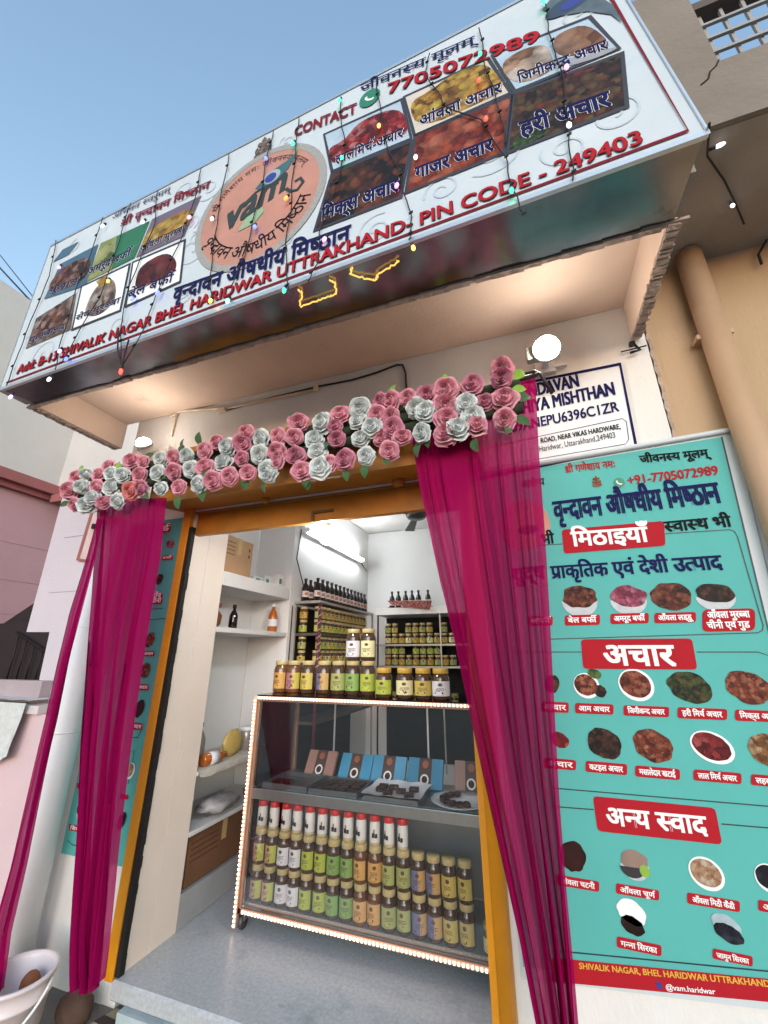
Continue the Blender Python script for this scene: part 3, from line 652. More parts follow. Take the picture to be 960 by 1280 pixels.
# small seated deity over the emblem (plain printed figure)
def deity(plane, c, s, parent, off, m):
    C = plane.at(*c, off); ex = plane.up.cross(plane.n).normalized(); mb = MB()
    def e2(x, z, rx, rz, k): mb.poly([C + plane.n * (.0004 * k) + ex * (x + rx * math.cos(2 * math.pi * i / 16)) * s + plane.up * (z + rz * math.sin(2 * math.pi * i / 16)) * s for i in range(16)])
    e2(0, -.32, .5, .2, 0); e2(0, 0, .26, .3, 1); e2(-.35, .02, .1, .24, 2); e2(.35, .02, .1, .24, 2); e2(0, .42, .2, .2, 3); e2(-.24, .44, .12, .15, 2); e2(.24, .44, .12, .15, 2)
    mb.poly([C + plane.n * .0016 + ex * x * s + plane.up * z * s for x, z in ((-.16, .58), (.16, .58), (0, .86))]); mb.poly([C + plane.n * .002 + ex * x * s + plane.up * z * s for x, z in ((-.05, .4), (.05, .4), (.1, .08), (.02, .08))])
    part('deity_print', mb, m, parent)
deity(SP, (329, 186), .12, sign, .004, food('deity_pale', ('6a5a50', '9a8576', 'b39a86'), 40))
# peacock feather at the top right of the flex
pf = MB(); pf.poly([SP.at(*p, .0034) for p in ((678, 12), (690, -4), (720, -12), (752, -4), (768, 8), (777, 28), (764, 18), (735, 14), (700, 20))]); fo = part('feather', pf, mat('feather_grey', '55656e', .6, var=.35, scale=14), sign)
pf = MB(); pf.poly(disc_px(SP, (712, 4), 16, 9, .004, rot=.2)); part('feather_eye', pf, mat('feather_dark', '2a3b52', .6), fo)
pf = MB(); pf.poly(disc_px(SP, (714, 4), 7, 5, .0046, rot=.2)); part('feather_eye', pf, MATS['feather_blue'], fo)

# fairy lights draped over the sign: each strand a wire with coloured bulbs
BC = {'w': ('eef4ff', .08), 'g': ('3de8a0', .11), 'r': ('ff4a3a', .11), 'b': ('5a6bff', .13), 'v': ('b79cff', .11), 'p': ('ff8ad8', .11), 'y': ('ffc45a', .11), 'c': ('7fe8e8', .11), 'o': ('ff8a3a', .09)}
STR = [
 ([(70, 300), (62, 345), (45, 385), (32, 418), (20, 450), (8, 482)], [((75, 333), 'p'), ((15, 494), 'v')], 'black light string hanging down the left edge of the sign'),
 ([(128, 272), (114, 318), (98, 352), (86, 395), (75, 432), (69, 462)], [((130, 281), 'w'), ((76, 437), 'v'), ((63, 472), 'w')], 'black light string crossing the picture beside the green one'),
 ([(163, 254), (152, 290), (140, 330), (124, 372), (100, 412), (76, 455)], [((136, 350), 'y'), ((84, 447), 'b')], 'black light string over the green sweet picture'),
 ([(197, 238), (193, 280), (178, 318), (160, 360), (150, 415), (152, 462)], [((180, 276), 'w'), ((167, 372), 'b')], 'black light string ending in a red bulb under the address line'),
 ([(252, 210), (243, 248), (230, 290), (214, 325), (193, 372), (181, 410), (154, 455)], [((238, 270), 'p'), ((199, 364), 'b')], 'black light string over the golden sweet picture'),
 ([(287, 192), (280, 225), (272, 270), (267, 310), (262, 345), (265, 372)], [((266, 272), 'w'), ((264, 374), 'y')], 'black light string over the left of the round emblem'),
 ([(342, 163), (334, 195), (326, 240), (316, 278), (306, 320), (288, 360)], [((333, 197), 'b'), ((319, 282), 'b'), ((286, 374), 'c')], 'black light string over the blue eye of the emblem'),
 ([(373, 146), (371, 180), (366, 215), (364, 255), (358, 300), (357, 342), (365, 372)], [((367, 178), 'g'), ((359, 246), 'o'), ((356, 361), 'g')], 'black light string over the right of the round emblem'),
 ([(425, 122), (428, 160), (432, 190), (420, 230), (400, 290), (396, 330), (385, 352)], [((425, 124), 'g'), ((427, 196), 'g'), ((407, 297), 'p')], 'black light string over the red chili picture'),
 ([(470, 98), (476, 140), (486, 186), (500, 220), (512, 262), (515, 285), (511, 300)], [((474, 156), 'y'), ((520, 195), 'w'), ((497, 230), 'p'), ((516, 308), 'y')], 'black light string between the chili and gooseberry pictures'),
 ([(538, 66), (530, 92), (545, 110), (555, 132), (600, 150), (629, 190), (634, 205), (642, 240), (655, 268)], [((607, 147), 'r'), ((639, 236), 'g')], 'black light string with a red bulb over the carrot picture'),
 ([(600, 34), (604, 70), (612, 100), (626, 140), (632, 180)], [((600, 66), 'g'), ((598, 99), 'r')], 'black light string falling between gooseberry and carrot pictures'),
 ([(680, 0), (686, 30), (690, 60), (702, 84), (706, 120), (709, 150), (714, 190), (716, 225)], [((679, 2), 'g'), ((707, 83), 'p'), ((710, 155), 'w')], 'black light string over the green chili picture'),
]
def bulb_mb(P, d):
    d = Vector(d).normalized(); m = MB(); m.cur = 0; m.lathe([(.004, 0), (.0075, .005), (.0085, .018), (.0055, .03), (0, .034)], P, 8, d)
    m.cur = 1; m.tube([P - d * .02, P + d * .002], .007, 6); return m
for k, (wire, bulbs, lab) in enumerate(STR):
    P = [SP.at(u, v, .012 + .006 * (i % 2)) for i, (u, v) in enumerate(wire)]
    th = thing('string_light', lab, 'string light', tuple(P[0]), 'fairy light strings over the sign')
    fine = []
    for i in range(len(P) - 1):
        for s in range(4):
            q = P[i].lerp(P[i + 1], s / 4); q.x += .005 * math.sin(i * 4 + s * 1.3 + k); fine.append(q)
    fine.append(P[-1]); wm = MB(); wm.tube(fine, .0026, 5)
    rnd = random.Random(k)
    for q in fine[2::5]: wm.obox(q + SN * .005, (.008, 0, .003), (0, .003, 0), (0, 0, .0035))
    part('wire', wm, M_BLACK, th)
    for (u, v), c in bulbs:
        B = SP.at(u, v, .024); part('bulb', bulb_mb(B, (.5 * rnd.random() - .25, -.3, -1)), [glow('bulb_' + c, *BC[c]), M_BLACK], th)
# the pair of wires that drop below the sign to a red bulb
th = thing('string_light', 'loose black light string dangling a red bulb below the sign', 'string light', tuple(SP.at(143, 430)), 'fairy light strings over the sign')
wm = MB(); D = SP
wm.tube([D.at(148, 412, .03), D.at(147, 436, .05), D.at(152, 458, .06)], .0042, 5); wm.tube([D.at(161, 425, .03), D.at(156, 442, .05), D.at(152, 458, .06)], .0042, 5); part('wire', wm, M_BLACK, th)
part('bulb', bulb_mb(D.at(152, 461, .06), (0, 0, -1)), [glow('bulb_r', *BC['r']), M_BLACK], th)
th = thing('string_light', 'loose black light string under the balcony with a white bulb', 'string light', tuple(BR), 'fairy light strings over the sign')
Q = PZ(ZB - .02); wm = MB(); wm.tube([BR + SN * .02 + Vector((0, 0, .01)), Q.at(884, 195), Q.at(905, 225), Q.at(918, 252), Q.at(930, 280)], .004, 5); part('wire', wm, M_BLACK, th)
part('bulb', bulb_mb(Q.at(914, 254) + Vector((0, 0, -.01)), (-.2, -.5, -1)), [glow('bulb_w', *BC['w']), M_BLACK], th); part('bulb', bulb_mb(Q.at(893, 182) + Vector((0, 0, -.01)), (1, -.2, -.1)), [glow('bulb_w', *BC['w']), M_BLACK], th)
c2 = MB(); c2.tube([Vector((-.3, -.86, 4.2)), Vector((-.28, -.6, 4.6)), Vector((-.26, 1.5, 7.5))], .006, 5); solo('overhead_cable', c2, M_BLACK, 'single thin wire rising into the sky from the top of the sign', 'cable')

UQ = PZ(2.962)  # golden reflections in the underside sheet, added as glowing tubes
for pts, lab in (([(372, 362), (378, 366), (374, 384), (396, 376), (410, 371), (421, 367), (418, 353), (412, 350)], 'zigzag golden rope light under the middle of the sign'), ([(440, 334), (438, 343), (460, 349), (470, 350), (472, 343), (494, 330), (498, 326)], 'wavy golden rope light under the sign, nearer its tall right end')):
    m = MB(); m.tube([p + Vector((.004 * math.sin(i * 1.9), .004 * math.sin(i * 2.7), 0)) for i, p in enumerate(resample([UQ.at(*p) for p in pts], 40))], .0036, 6); solo('reflection_tube', m, glow('reflection_gold', 'f0bc58', .055), lab, 'rope light', 'golden rope lights under the sign')

# ------------------------------------------------------------------ white name plate on the wall
FP = PY(-.012)
plate = thing('name_plate', 'white name plate with a navy border and bold lettering under the lamp', 'sign', (.35, -.01, 2.35))
NPc = [(600, 598), (795, 557), (775, 455), (590, 492)]
part('board', MB().slab([FP.at(*p) for p in NPc], (0, .010, 0)), mat('plate_white', 'd6d8da', .4, var=.03), plate)
def inset(pts, k):
    c = sum((Vector(p) for p in pts), Vector((0, 0))) / 4; return [tuple(c + (Vector(p) - c) * k) for p in pts]
s = MB(); strip(s, [FP.at(*p, .002) for p in NPc], .02, FP.n, True); part('border', s, M_NAVY, plate)
s = MB(); strip(s, [FP.at(*p, .002) for p in ((604, 561), (671, 546), (778, 523), (783, 527), (786, 549), (782, 555), (671, 574), (604, 587))], .003, FP.n, True); part('box_line', s, M_NAVY, plate)
def fl(txt, p0, p1, hp, m, bold=.034, parent=None, plane=FP, z=.003, out=None, slant=0.): line(txt, p0, p1, hp, m, bold, out, slant, z, parent, plane)
fl('VRINDAVAN', (640, 501), (725, 483), 15, M_NAVY, .034, plate)
fl('AUSHADHIYA MISHTHAN', (598, 529), (770, 493), 15, M_NAVY, .034, plate)
fl('09ANEPU6396C1ZR', (640, 540), (774, 514), 12, M_NAVY, .022, plate)
fl('ROAD, NEAR VIKAS HARDWARE,', (676, 554), (776, 536), 6, M_PRINTBLACK, .022, plate)
fl('Haridwar, Uttarakhand,249403', (674, 565), (770, 547), 7, M_PRINTBLACK, .012, plate)

# ------------------------------------------------------------------ teal price posters
def slope(u, v): return (v - 817) / (u + 950)
PP = PY(-.010)
M_CAPTION = M_RED; M_LINE = mat('outline_print', '1c3038', .5)
F_LADDU = food('laddu', ('2e120c', '5c2416', '84402a', '9c5a40'), 30); F_ROSE = food('rose_barfi', ('8c2f4a', 'b8496a', 'd06a88', 'd98aa0'), 28)
F_RUST = food('rust_pickle', ('5a1f14', '86351f', 'a8553a', 'c07a5c'), 34); F_DARKP = food('dark_pickle', ('120a08', '2e1a12', '4a2c1c', '6a4630'), 30)
F_GREENP = food('green_pickle', ('161a0e', '2e3a1a', '55602c', '6b4a2c'), 34); F_SYRUP = food('syrup', ('140708', '26090b', '38100f', '421a16'), 12, .2)
F_CANDY = food('candy', ('a8704e', 'c99a78', 'd8b898', 'e2ccb4'), 36, .3); F_BLACKP = food('black_fruit', ('0a0a12', '161826', '24283a', '3a3c4e'), 24)
F_REDC = food('red_chilies', ('5a0a10', '8c1520', 'b02a30', 'c05a58'), 20)
def poster_kit(th, plane):
    k = {}
    def pic(c, ru, rv, m, plate_=None, pc=0.62, seed=0, rot=-.35):
        po = None
        if plate_ == 'bowl':
            b = MB(); b.poly(disc_px(plane, (c[0], c[1] + rv * .1), ru * .95, rv * 1.0, .0024, 22, math.pi, 2 * math.pi)); po = part('bowl_print', b, mat('bowl_print', 'b4babd', .5, var=.15, scale=30), th)
            b = MB(); b.poly(soft(disc_px(plane, (c[0], c[1] - rv * .15), ru * .92, rv * .72, .0030, 18, amp=.22, seed=seed), 1)); part('food_print', b, m, po)
        elif plate_ == 'dish':
            b = MB(); b.poly(disc_px(plane, c, ru * 1.08, rv * 1.08, .0024, 26, rot=rot)); po = part('dish_print', b, M_PRINTWHITE, th)
            b = MB(); b.poly(soft(disc_px(plane, (c[0] - 1, c[1] - 1), ru * .95, rv * .9, .0030, 22, rot=rot, amp=.06, seed=seed), 1)); part('food_print', b, m, po)
        else:
            b = MB(); b.poly(soft(disc_px(plane, c, ru, rv, .0026, 22, rot=rot, amp=.14, seed=seed), 1)); po = part('food_print', b, m, th)
        return po
    def cap(c, wd, h, txt, hp=None, lines=None):
        s = slope(*c); pts = []
        for du, dv in ((-1, 1), (1, 1), (1, -1), (-1, -1)):
            u = c[0] + du * wd / 2; pts.append((u, c[1] + s * du * wd / 2 + dv * h / 2))
        b = MB(); b.poly(rrect(plane, pts, .25, .0028)); po = part('caption', b, M_CAPTION, th)
        for i, t in enumerate(lines or [txt]):
            if not t: continue
            nl = len(lines or [txt]); vb = c[1] + h * (.24 if nl == 1 else (-.10 + .46 * i)); w2 = wd * .40
            line(t, (c[0] - w2, vb - s * w2), (c[0] + w2, vb + s * w2), hp or h * .48, M_PRINTWHITE, .034, None, 0, .0034, po, plane)
    def head(pts, txt, p0, p1, hp):
        b = MB(); b.poly(rrect(plane, pts, .14, .0028)); po = part('heading', b, M_RED, th)
        line(txt, p0, p1, hp, M_PRINTWHITE, .036, None, 0, .0036, po, plane)
    def rule(pts):
        b = MB(); strip(b, [plane.at(*p, .0016) for p in pts], .004, plane.n); part('rule', b, M_LINE, th)
    return pic, cap, head, rule
poster = thing('poster', 'large teal price poster with red headings and dishes beside the doorway', 'poster', (.45, -.008, .36))
a0, a1 = Vector((-.165, -.009, .34)), Vector((-.165, -.009, 2.335)); b1 = PP.at(921, 539); b0 = PP.at(1085, 1278)
part('backing', MB().slab([a0, b0, b1, a1], (0, .007, 0)), mat('poster_edge', 'c3cacd', .5, var=.05), poster)
t0, t1 = Vector((-.16, -.0105, .375)), Vector((-.16, -.0105, 2.322)); u1 = PP.at(902, 546); u0 = PP.at(1075, 1262)
part('print', MB().poly([t0, u0, u1, t1]), M_TEAL, poster)
bl = MB(); strip(bl, [p + Vector((0, -.0012, 0)) for p in (u0, u1)], .006, PP.n); part('edge_line', bl, M_LINE, poster)
rim = MB(); rim.tube([b0 + Vector((.02, -.006, 0)), b1 + Vector((.005, -.006, .0)), b1 + Vector((-.02, -.006, .006)), a1 + Vector((0, -.004, .004))], .014, 6); part('rolled_edge', rim, MATS['poster_edge'], poster)
pic, cap, head, rule = poster_kit(poster, PP)
PL = lambda *a, **k: line(*a, **{**dict(parent=poster, plane=PP, z=.0034), **k})
PL('आरोग्य', (652, 610), (681, 606), 8, M_PRINTBLACK, .022)
PL('श्री गणेशाय नमः', (707, 591), (770, 584), 8, M_RED, .022)
deity(PP, (746, 603), .042, poster, .0030, food('deity_orange', ('7a3a1c', 'b5652e', 'd09050', '8a4a6a'), 120))
pm = MB(); pm.poly(disc_px(PP, (774, 603), 5.5, 6, .003)); mo_ = part('phone_mark', pm, MATS['mark_green'], poster)
pm = MB(); C = PP.at(774, 603, .0036); strip(pm, [C + Vector((x, 0, z)) for x, z in ((-.009, .010), (-.008, .0), (0, -.008), (.010, -.009))], .006, PP.n); part('handset', pm, M_PRINTWHITE, mo_)
PL('+91-7705072989', (785, 606), (899, 593), 11, M_RED, .026)
PL('जीवनस्य मूलम्', (801, 579), (886, 571), 9, M_PRINTBLACK, .034)
PL('वृन्दावन औषधीय मिष्ठान', (694, 650), (902, 628), 24, M_NAVY, .032)
e1 = MB(); e1.poly(disc_px(PP, (655, 655), 29, 31, .0026, 32)); eo = part('emblem', e1, M_TERRA, poster)
e1 = MB(); e1.poly(disc_px(PP, (660, 662), 12, 6, .0034, 16)); part('emblem_mark', e1, MATS['emblem_dark'], eo)
PL('भी', (677, 681), (693, 679), 12, M_PRINTBLACK, .034); PL('स्वास्थ भी', (832, 665), (915, 658), 13, M_PRINTBLACK, .034)
head([(705, 692), (832, 682), (830, 651), (702, 662)], 'मिठाइयाँ', (716, 683), (811, 677), 18)
rule([(640, 683), (703, 680)]); rule([(832, 667), (912, 662), (918, 664), (922, 671), (954, 782), (953, 788), (947, 791), (685, 799)])
PL('शुद्ध', (640, 727), (682, 723), 16, M_NAVY, .034); PL('प्राकृतिक एवं देशी उत्पाद', (690, 723), (904, 711), 16, M_NAVY, .034)
pic((724, 749), 22, 20, F_LADDU, 'bowl', seed=1); pic((785, 748), 22, 19, F_ROSE, 'bowl', seed=2); pic((839, 745), 23, 18, F_LADDU, None, seed=3, rot=0); pic((894, 744), 23, 18, F_DARKP, 'bowl', seed=4)
cap((676, 776), 30, 12, 'बर्फी'); cap((728, 775), 44, 13, 'बेल बर्फी'); cap((787, 773), 48, 13, 'अमरूद बर्फी'); cap((844, 772), 52, 13, 'आँवला लड्डू')
cap((911, 775), 66, 28, '', 8, ['आँवला मुरब्बा', 'चीनी एवं गुड'])
head([(729, 836), (872, 837), (865, 798), (726, 799)], 'अचार', (756, 831), (845, 832), 25)
rule([(640, 815), (727, 815)]); rule([(871, 815), (948, 815), (962, 820), (990, 900), (1040, 1030)])
pic((690, 855), 9, 12, F_DARKP, seed=5); pm = pic((733, 857), 15, 15, F_RUST, 'dish', seed=6); pic((743, 842), 9, 6, food('mango_green', ('3a5a24', '587a34', '6f9444', '7fa04c'), 20), seed=7); pic((750, 864), 8, 8, F_DARKP, seed=8)
pic((795, 856), 20, 19, F_RUST, 'dish', seed=9); pic((862, 859), 26, 20, F_GREENP, None, seed=10); pic((935, 859), 27, 21, F_RUST, None, seed=11)
cap((694, 884), 34, 13, 'अचार'); cap((743, 886), 48, 13, 'आम अचार'); cap((808, 889), 57, 13, 'जिमीकन्द अचार'); cap((878, 892), 62, 14, 'हरी मिर्च अचार'); cap((950, 895), 62, 14, 'मिक्स अचार')
pic((700, 925), 12, 10, F_REDC, seed=12); pic((755, 929), 22, 20, F_DARKP, None, seed=13); pic((816, 932), 25, 21, F_RUST, None, seed=14); pic((890, 934), 25, 19, F_REDC, 'dish', seed=15); pic((962, 938), 26, 22, food('garlic', ('7a4a26', 'a06c3c', 'b88a5a', 'c8a880'), 26), seed=16)
cap((700, 955), 40, 13, 'अचार'); cap((758, 960), 52, 14, 'कटहल अचार'); cap((822, 966), 56, 14, 'मसालेदार खटाई'); cap((897, 971), 60, 14, 'लाल मिर्च अचार'); cap((970, 977), 62, 14, 'लहसुन अचार')
rule([(690, 985), (962, 1008), (1000, 1011)]); rule([(690, 1008), (742, 1012)]); rule([(902, 1030), (1010, 1039)])
head([(747, 1039), (903, 1056), (894, 1010), (741, 995)], 'अन्य स्वाद', (759, 1030), (885, 1043), 22)
pic((716, 1070), 18, 20, F_SYRUP, None, seed=17); pic((793, 1079), 21, 20, mat('powder', '8c7468', .7, var=.15, scale=30), 'bowl', seed=18)
b = MB(); b.poly(disc_px(PP, (790, 1084), 17, 14, .0036, 16, math.pi, 2 * math.pi)); part('cup_print', b, mat('cup_dark', '26242c', .5), poster)
b = MB(); b.poly(disc_px(PP, (806, 1089), 7, 8, .0042)); part('lime_print', b, mat('lime_print', '86a83c', .5), poster)
pic((883, 1092), 22, 20, F_CANDY, 'dish', seed=19); pic((962, 1098), 18, 18, F_BLACKP, 'dish', seed=20)
cap((722, 1104), 54, 13, 'आंवला चटनी'); cap((797, 1115), 54, 13, 'आँवला चूर्ण'); cap((892, 1128), 66, 14, 'आँवला मिठी कैंडी'); cap((975, 1136), 54, 14, 'आँवला')
pic((789, 1140), 21, 16, M_PRINTWHITE, None, seed=21); pic((791, 1157), 17, 12, F_SYRUP, None, seed=22); pic((907, 1156), 20, 14, mat('bottle_print', '9fb3b8', .5, var=.2, scale=30), None, seed=23); pic((911, 1167), 20, 12, F_BLACKP, None, seed=24)
cap((799, 1183), 56, 14, 'गन्ना सिरका'); cap((916, 1197), 50, 13, 'जामुन सिरका')
rule([(700, 1189), (1000, 1218)])
b = MB(); b.poly([PP.at(*p, .0022) for p in ((690, 1227), (1040, 1260), (1035, 1231), (690, 1197))]); rb_ = part('address_band', b, M_RED, poster)
line('SHIVALIK NAGAR, BHEL HARIDWAR UTTRAKHAND', (724, 1210), (963, 1233), 8, mat('yellow_print', 'd8a53a', .5), .034, None, 0, .0030, rb_, PP)
line('@vam.haridwar', (832, 1236), (894, 1242), 7, M_PRINTWHITE, .022, None, 0, .0030, rb_, PP)
b = MB(); b.poly(disc_px(PP, (824, 1232), 4, 5, .003)); part('page_mark', b, MATS['feather_blue'], rb_)

poster2 = thing('poster', 'teal price poster mostly covered by the left magenta curtain', 'poster', (-2.35, -.008, .41))
part('backing', MB().slab([Vector((-2.60, -.009, .405)), Vector((-2.118, -.009, .405)), Vector((-2.118, -.009, 2.32)), Vector((-2.60, -.009, 2.32))], (0, .007, 0)), M_TEAL, poster2)
pic, cap, head, rule = poster_kit(poster2, PP)
cap((207, 660), 12, 12, 'ई'); pic((213, 680), 7, 5, F_ROSE, seed=31); cap((209, 697), 14, 6, 'बर्फी'); pic((199, 724), 6, 7, F_DARKP, seed=32); cap((195, 748), 16, 15, '', 5, ['आँव', 'चीनी']); rule([(184, 762), (204, 760)]); rule([(184, 775), (206, 773)])
pic((187, 800), 8, 10, F_RUST, seed=33); cap((186, 817), 14, 7, 'अचार'); pic((181, 838), 9, 10, F_RUST, seed=34); cap((179, 859), 14, 8, 'अचार'); pic((174, 886), 8, 12, F_SYRUP, seed=35); cap((172, 908), 12, 9, 'चार'); rule([(164, 922), (172, 922), (178, 910)])
rule([(150, 945), (168, 938), (160, 980)]); pic((163, 964), 7, 10, F_CANDY, 'dish', seed=36); cap((155, 996), 10, 6, ''); pic((152, 1026), 7, 12, F_BLACKP, seed=37)
cap((103, 983), 14, 7, ''); pic((100, 1012), 7, 12, F_SYRUP, 'bowl', seed=38); cap((97, 1036), 22, 8, 'सिरका'); rule([(84, 1050), (90, 1056), (112, 1060)])

# ------------------------------------------------------------------ lamps on the facade
M_LAMP = glow('lamp_white', 'fff4e8', 4.0); M_TUBE = glow('tube_white', 'f4fbff', 2.3)
def bulb_lamp(px, label, r, d):
    P = PY(-.19).at(*px); th = thing('bulb_lamp', label, 'lamp', tuple(P), 'lamps on the shop front'); d = Vector(d).normalized()
    m = MB(); m.lathe([(r * .55, -.02), (r * .98, 0), (r, .012), (r * .86, r * .55), (r * .5, r * .9), (0, r)], P, 20, d); part('bulb', m, M_LAMP, th)
    m = MB(); m.box((P.x - r * 1.55, P.y + .01, P.z - r * .55), (P.x - r * .2, P.y + .055, P.z + r * .75)); part('housing', m, mat('housing_grey', '8d9088', .5), th, bevel=.008)
    m = MB(); m.lathe([(r * 1.06, -.012), (r * 1.14, -.004), (r * 1.14, .004), (r * 1.03, .010)], P, 24, d); part('bezel', m, mat('bezel_grey', 'a8aaa4', .5), th)
    m = MB(); m.lathe([(r * .5, -.075), (r * .62, -.06), (r * 1.04, -.008), (r * 1.02, .004), (r * .9, .004)], P, 20, d); m.obox((P.x, -.018, P.z + .02), (.05, 0, 0), (0, .017, 0), (0, 0, .045)); m.tube([(P.x, -.02, P.z + .015), P - d * .06], .02, 8); m.obox((P.x + .075, -.03, P.z + .0), (.03, 0, 0), (0, .012, 0), (0, 0, .008)); part('holder', m, M_WHITE, th)
bulb_lamp((683, 436), 'bright white round bulb lamp on the wall above the name plate', .062, (0, -1, -.25))
bulb_lamp((180, 556), 'bulb lamp glowing behind the left end of the flower garland', .05, (.2, -.6, .5))
cd = thing('conduit', 'thin cream conduit with a black wire under the canopy soffit', 'conduit', tuple(PY(-.01).at(330, 495)))
W0 = PY(-.012); m = MB(); m.tube([W0.at(*p) for p in ((212, 522), (225, 514), (286, 510), (396, 487))], .010, 8); m.tube([W0.at(222, 514), W0.at(214, 545)], .008, 8); part('pipe', m, mat('conduit_cream', 'd9c9b0', .5), cd)
m = MB(); m.obox(PY(-.02).at(395, 484), (.012, 0, 0), (0, .014, 0), (0, 0, .03)); m.obox(PY(-.02).at(277, 513), (.035, 0, 0), (0, .014, 0), (0, 0, .012)); part('clip', m, MATS['conduit_cream'], cd)
m = MB(); m.tube([PY(-.008).at(*p) for p in ((286, 512), (340, 497), (398, 483), (440, 475), (470, 466), (496, 456), (503, 456), (507, 466), (508, 486))], .006, 6); part('wire', m, mat('wire_brown', '2c1f18', .6), cd)
hk = MB(); hk.tube([PY(-.03).at(*p) for p in ((792, 430), (800, 437), (788, 441))], .007, 6); hk.obox(PY(-.012).at(790, 430), (.012, 0, 0), (0, .012, 0), (0, 0, .010)); hk.tube([PY(-.02).at(*p) for p in ((776, 440), (808, 432))], .004, 5); solo('wall_hook', hk, M_BLACK, 'black hook with bent wire at the corner of the white plaster', 'hook')

# ------------------------------------------------------------------ curtains
M_SHEER = sheer('magenta_sheer', 'a30f55', .82, .99); M_SHEER2 = sheer('magenta_sheer_gathered', '9a0e52', .86, .99)
def curtain(name, L, Rr, y, folds, amp, m, label, nv=50, nu=110, yb=None, seed=0):
    rnd = random.Random(seed); ph = [rnd.random() * 6.28 for _ in range(6)]; Q = PY(y)
    l3 = resample([Q.at(*p) for p in L], nv); r3 = resample([Q.at(*p) for p in Rr], nv); mb = MB(); mb.sm = True; vs = []
    for j in range(nv + 1):
        t = j / nv; wd = (r3[j] - l3[j]).length
        for i in range(nu + 1):
            s0 = i / nu; s = s0 + .06 * math.sin(2 * math.pi * 1.3 * s0 + ph[0]) + .035 * math.sin(2 * math.pi * 2.9 * s0 + ph[5]); s2 = s0 + .012 * math.sin(2 * math.pi * 3 * s0 + ph[0] + t)
            p = l3[j].lerp(r3[j], s2); a = amp * (.25 + .75 * min(1, t * 2)) * (.65 + .5 * math.sin(2 * math.pi * 1.7 * s0 + ph[2] * 2) ** 2)
            p.y += a * math.sin(2 * math.pi * folds * s + ph[1] + .6 * math.sin(2 * t + ph[2])) + .45 * a * math.sin(2 * math.pi * folds * 2.3 * s + ph[3] + t) + .012 * math.sin(5 * t + 3 * s)
            p.x += .35 * a * math.sin(2 * math.pi * folds * s * 1.0 + ph[4]) * (0 if i in (0, nu) else 1) + .004 * math.sin(9 * t + 31 * s0)
            if j == nv: p.z += .012 * math.sin(s0 * 20)
            vs.append(p)
    mb.add(vs, [(j * (nu + 1) + i, (j + 1) * (nu + 1) + i, (j + 1) * (nu + 1) + i + 1, j * (nu + 1) + i + 1) for j in range(nv) for i in range(nu)])
    return solo(name, mb, m, label, 'curtain', 'magenta curtains framing the doorway')
curtain('curtain', [(512, 545), (522, 612), (545, 720), (568, 812), (596, 940), (628, 1085), (655, 1210), (676, 1310), (700, 1400)], [(668, 468), (671, 560), (680, 690), (689, 830), (699, 985), (709, 1110), (716, 1200), (724, 1310), (734, 1400)], -.31, 7, .030, M_SHEER, 'wide sheer magenta curtain gathered beside the large teal poster', seed=1)
curtain('curtain', [(124, 622), (118, 700), (112, 800), (106, 930), (103, 1070), (101, 1170), (101, 1236)], [(208, 622), (199, 700), (181, 800), (160, 930), (140, 1070), (126, 1170), (117, 1236)], -.30, 5, .026, M_SHEER2, 'magenta curtain gathered to a narrow tail just left of the yellow jamb', nu=80, seed=2)
curtain('curtain', [(122, 648), (107, 700), (87, 765), (73, 830), (60, 900), (41, 985), (20, 1080), (-3, 1165), (-14, 1240)], [(128, 648), (119, 700), (103, 765), (87, 830), (73, 900), (54, 985), (33, 1080), (11, 1165), (0, 1240)], -.33, 1.5, .018, M_SHEER2, 'thin twisted magenta curtain strand hanging outside the white pipe', nu=26, seed=3)
rod = MB(); rod.tube([PY(-.33).at(*p) for p in ((92, 606), (400, 545), (672, 468))], .012, 8); rod.tube([PY(-.33).at(655, 468), PY(-.33).at(668, 464), PY(-.33).at(676, 468), PY(-.31).at(690, 492)], .008, 6)
solo('curtain_rod', rod, mat('rod_dark', '2a1c18', .5), 'dark bent rod carrying the curtains behind the flower garland', 'rod')

# ------------------------------------------------------------------ garland of fabric roses
def rose_mesh(seed):
    rnd = random.Random(seed); mb = MB(); mb.sm = True
    for ring, (n, r, h, open_) in enumerate(((3, .010, .030, .05), (4, .018, .030, .25), (5, .027, .026, .55), (6, .037, .018, .9), (7, .043, .004, 1.3))):
        off = rnd.random() * 6.28
        for k in range(n):
            a0 = off + 2 * math.pi * k / n; wdt = 2 * math.pi / n * .78; vs = []; N = 6; M = 4; jz = .004 * (rnd.random() - .5); rr = r * (.94 + .14 * rnd.random())
            for j in range(M + 1):
                t = j / M
                for i in range(N + 1):
                    s = i / N * 2 - 1; a = a0 + s * wdt
                    rad = rr * (.45 + .55 * t ** .7) + .006 * open_ * t * t; z = (-.018 + (h + .016) * t ** .9) - .006 * open_ * max(0, t - .7) * 3 - .010 * s * s * t + jz
                    rad += .0025 * math.sin(5 * a + 7 * t + seed) * t; z += .002 * math.sin(9 * a + seed) * t
                    vs.append((rad * math.cos(a), rad * math.sin(a), z))
            mb.add(vs, [(j * (N + 1) + i, j * (N + 1) + i + 1, (j + 1) * (N + 1) + i + 1, (j + 1) * (N + 1) + i) for j in range(M) for i in range(N)])
    mb.blob((0, 0, -.004), .03, .03, .018, 10, 6)
    return mb
def fabric(name, col, tl=.35):
    m = mat(name, col, .8, var=.14, scale=70, bump=.15, bscale=220); t = m.node_tree; b = t.nodes['Principled BSDF']
    b.inputs['Sheen Weight'].default_value = .3; return m
RC = {'P': fabric('rose_pink', 'dc96a6'), 'W': fabric('rose_white', 'd6dbda'), 'C': fabric('rose_coral', 'd8807c'), 'D': fabric('rose_deep', 'cb8096')}
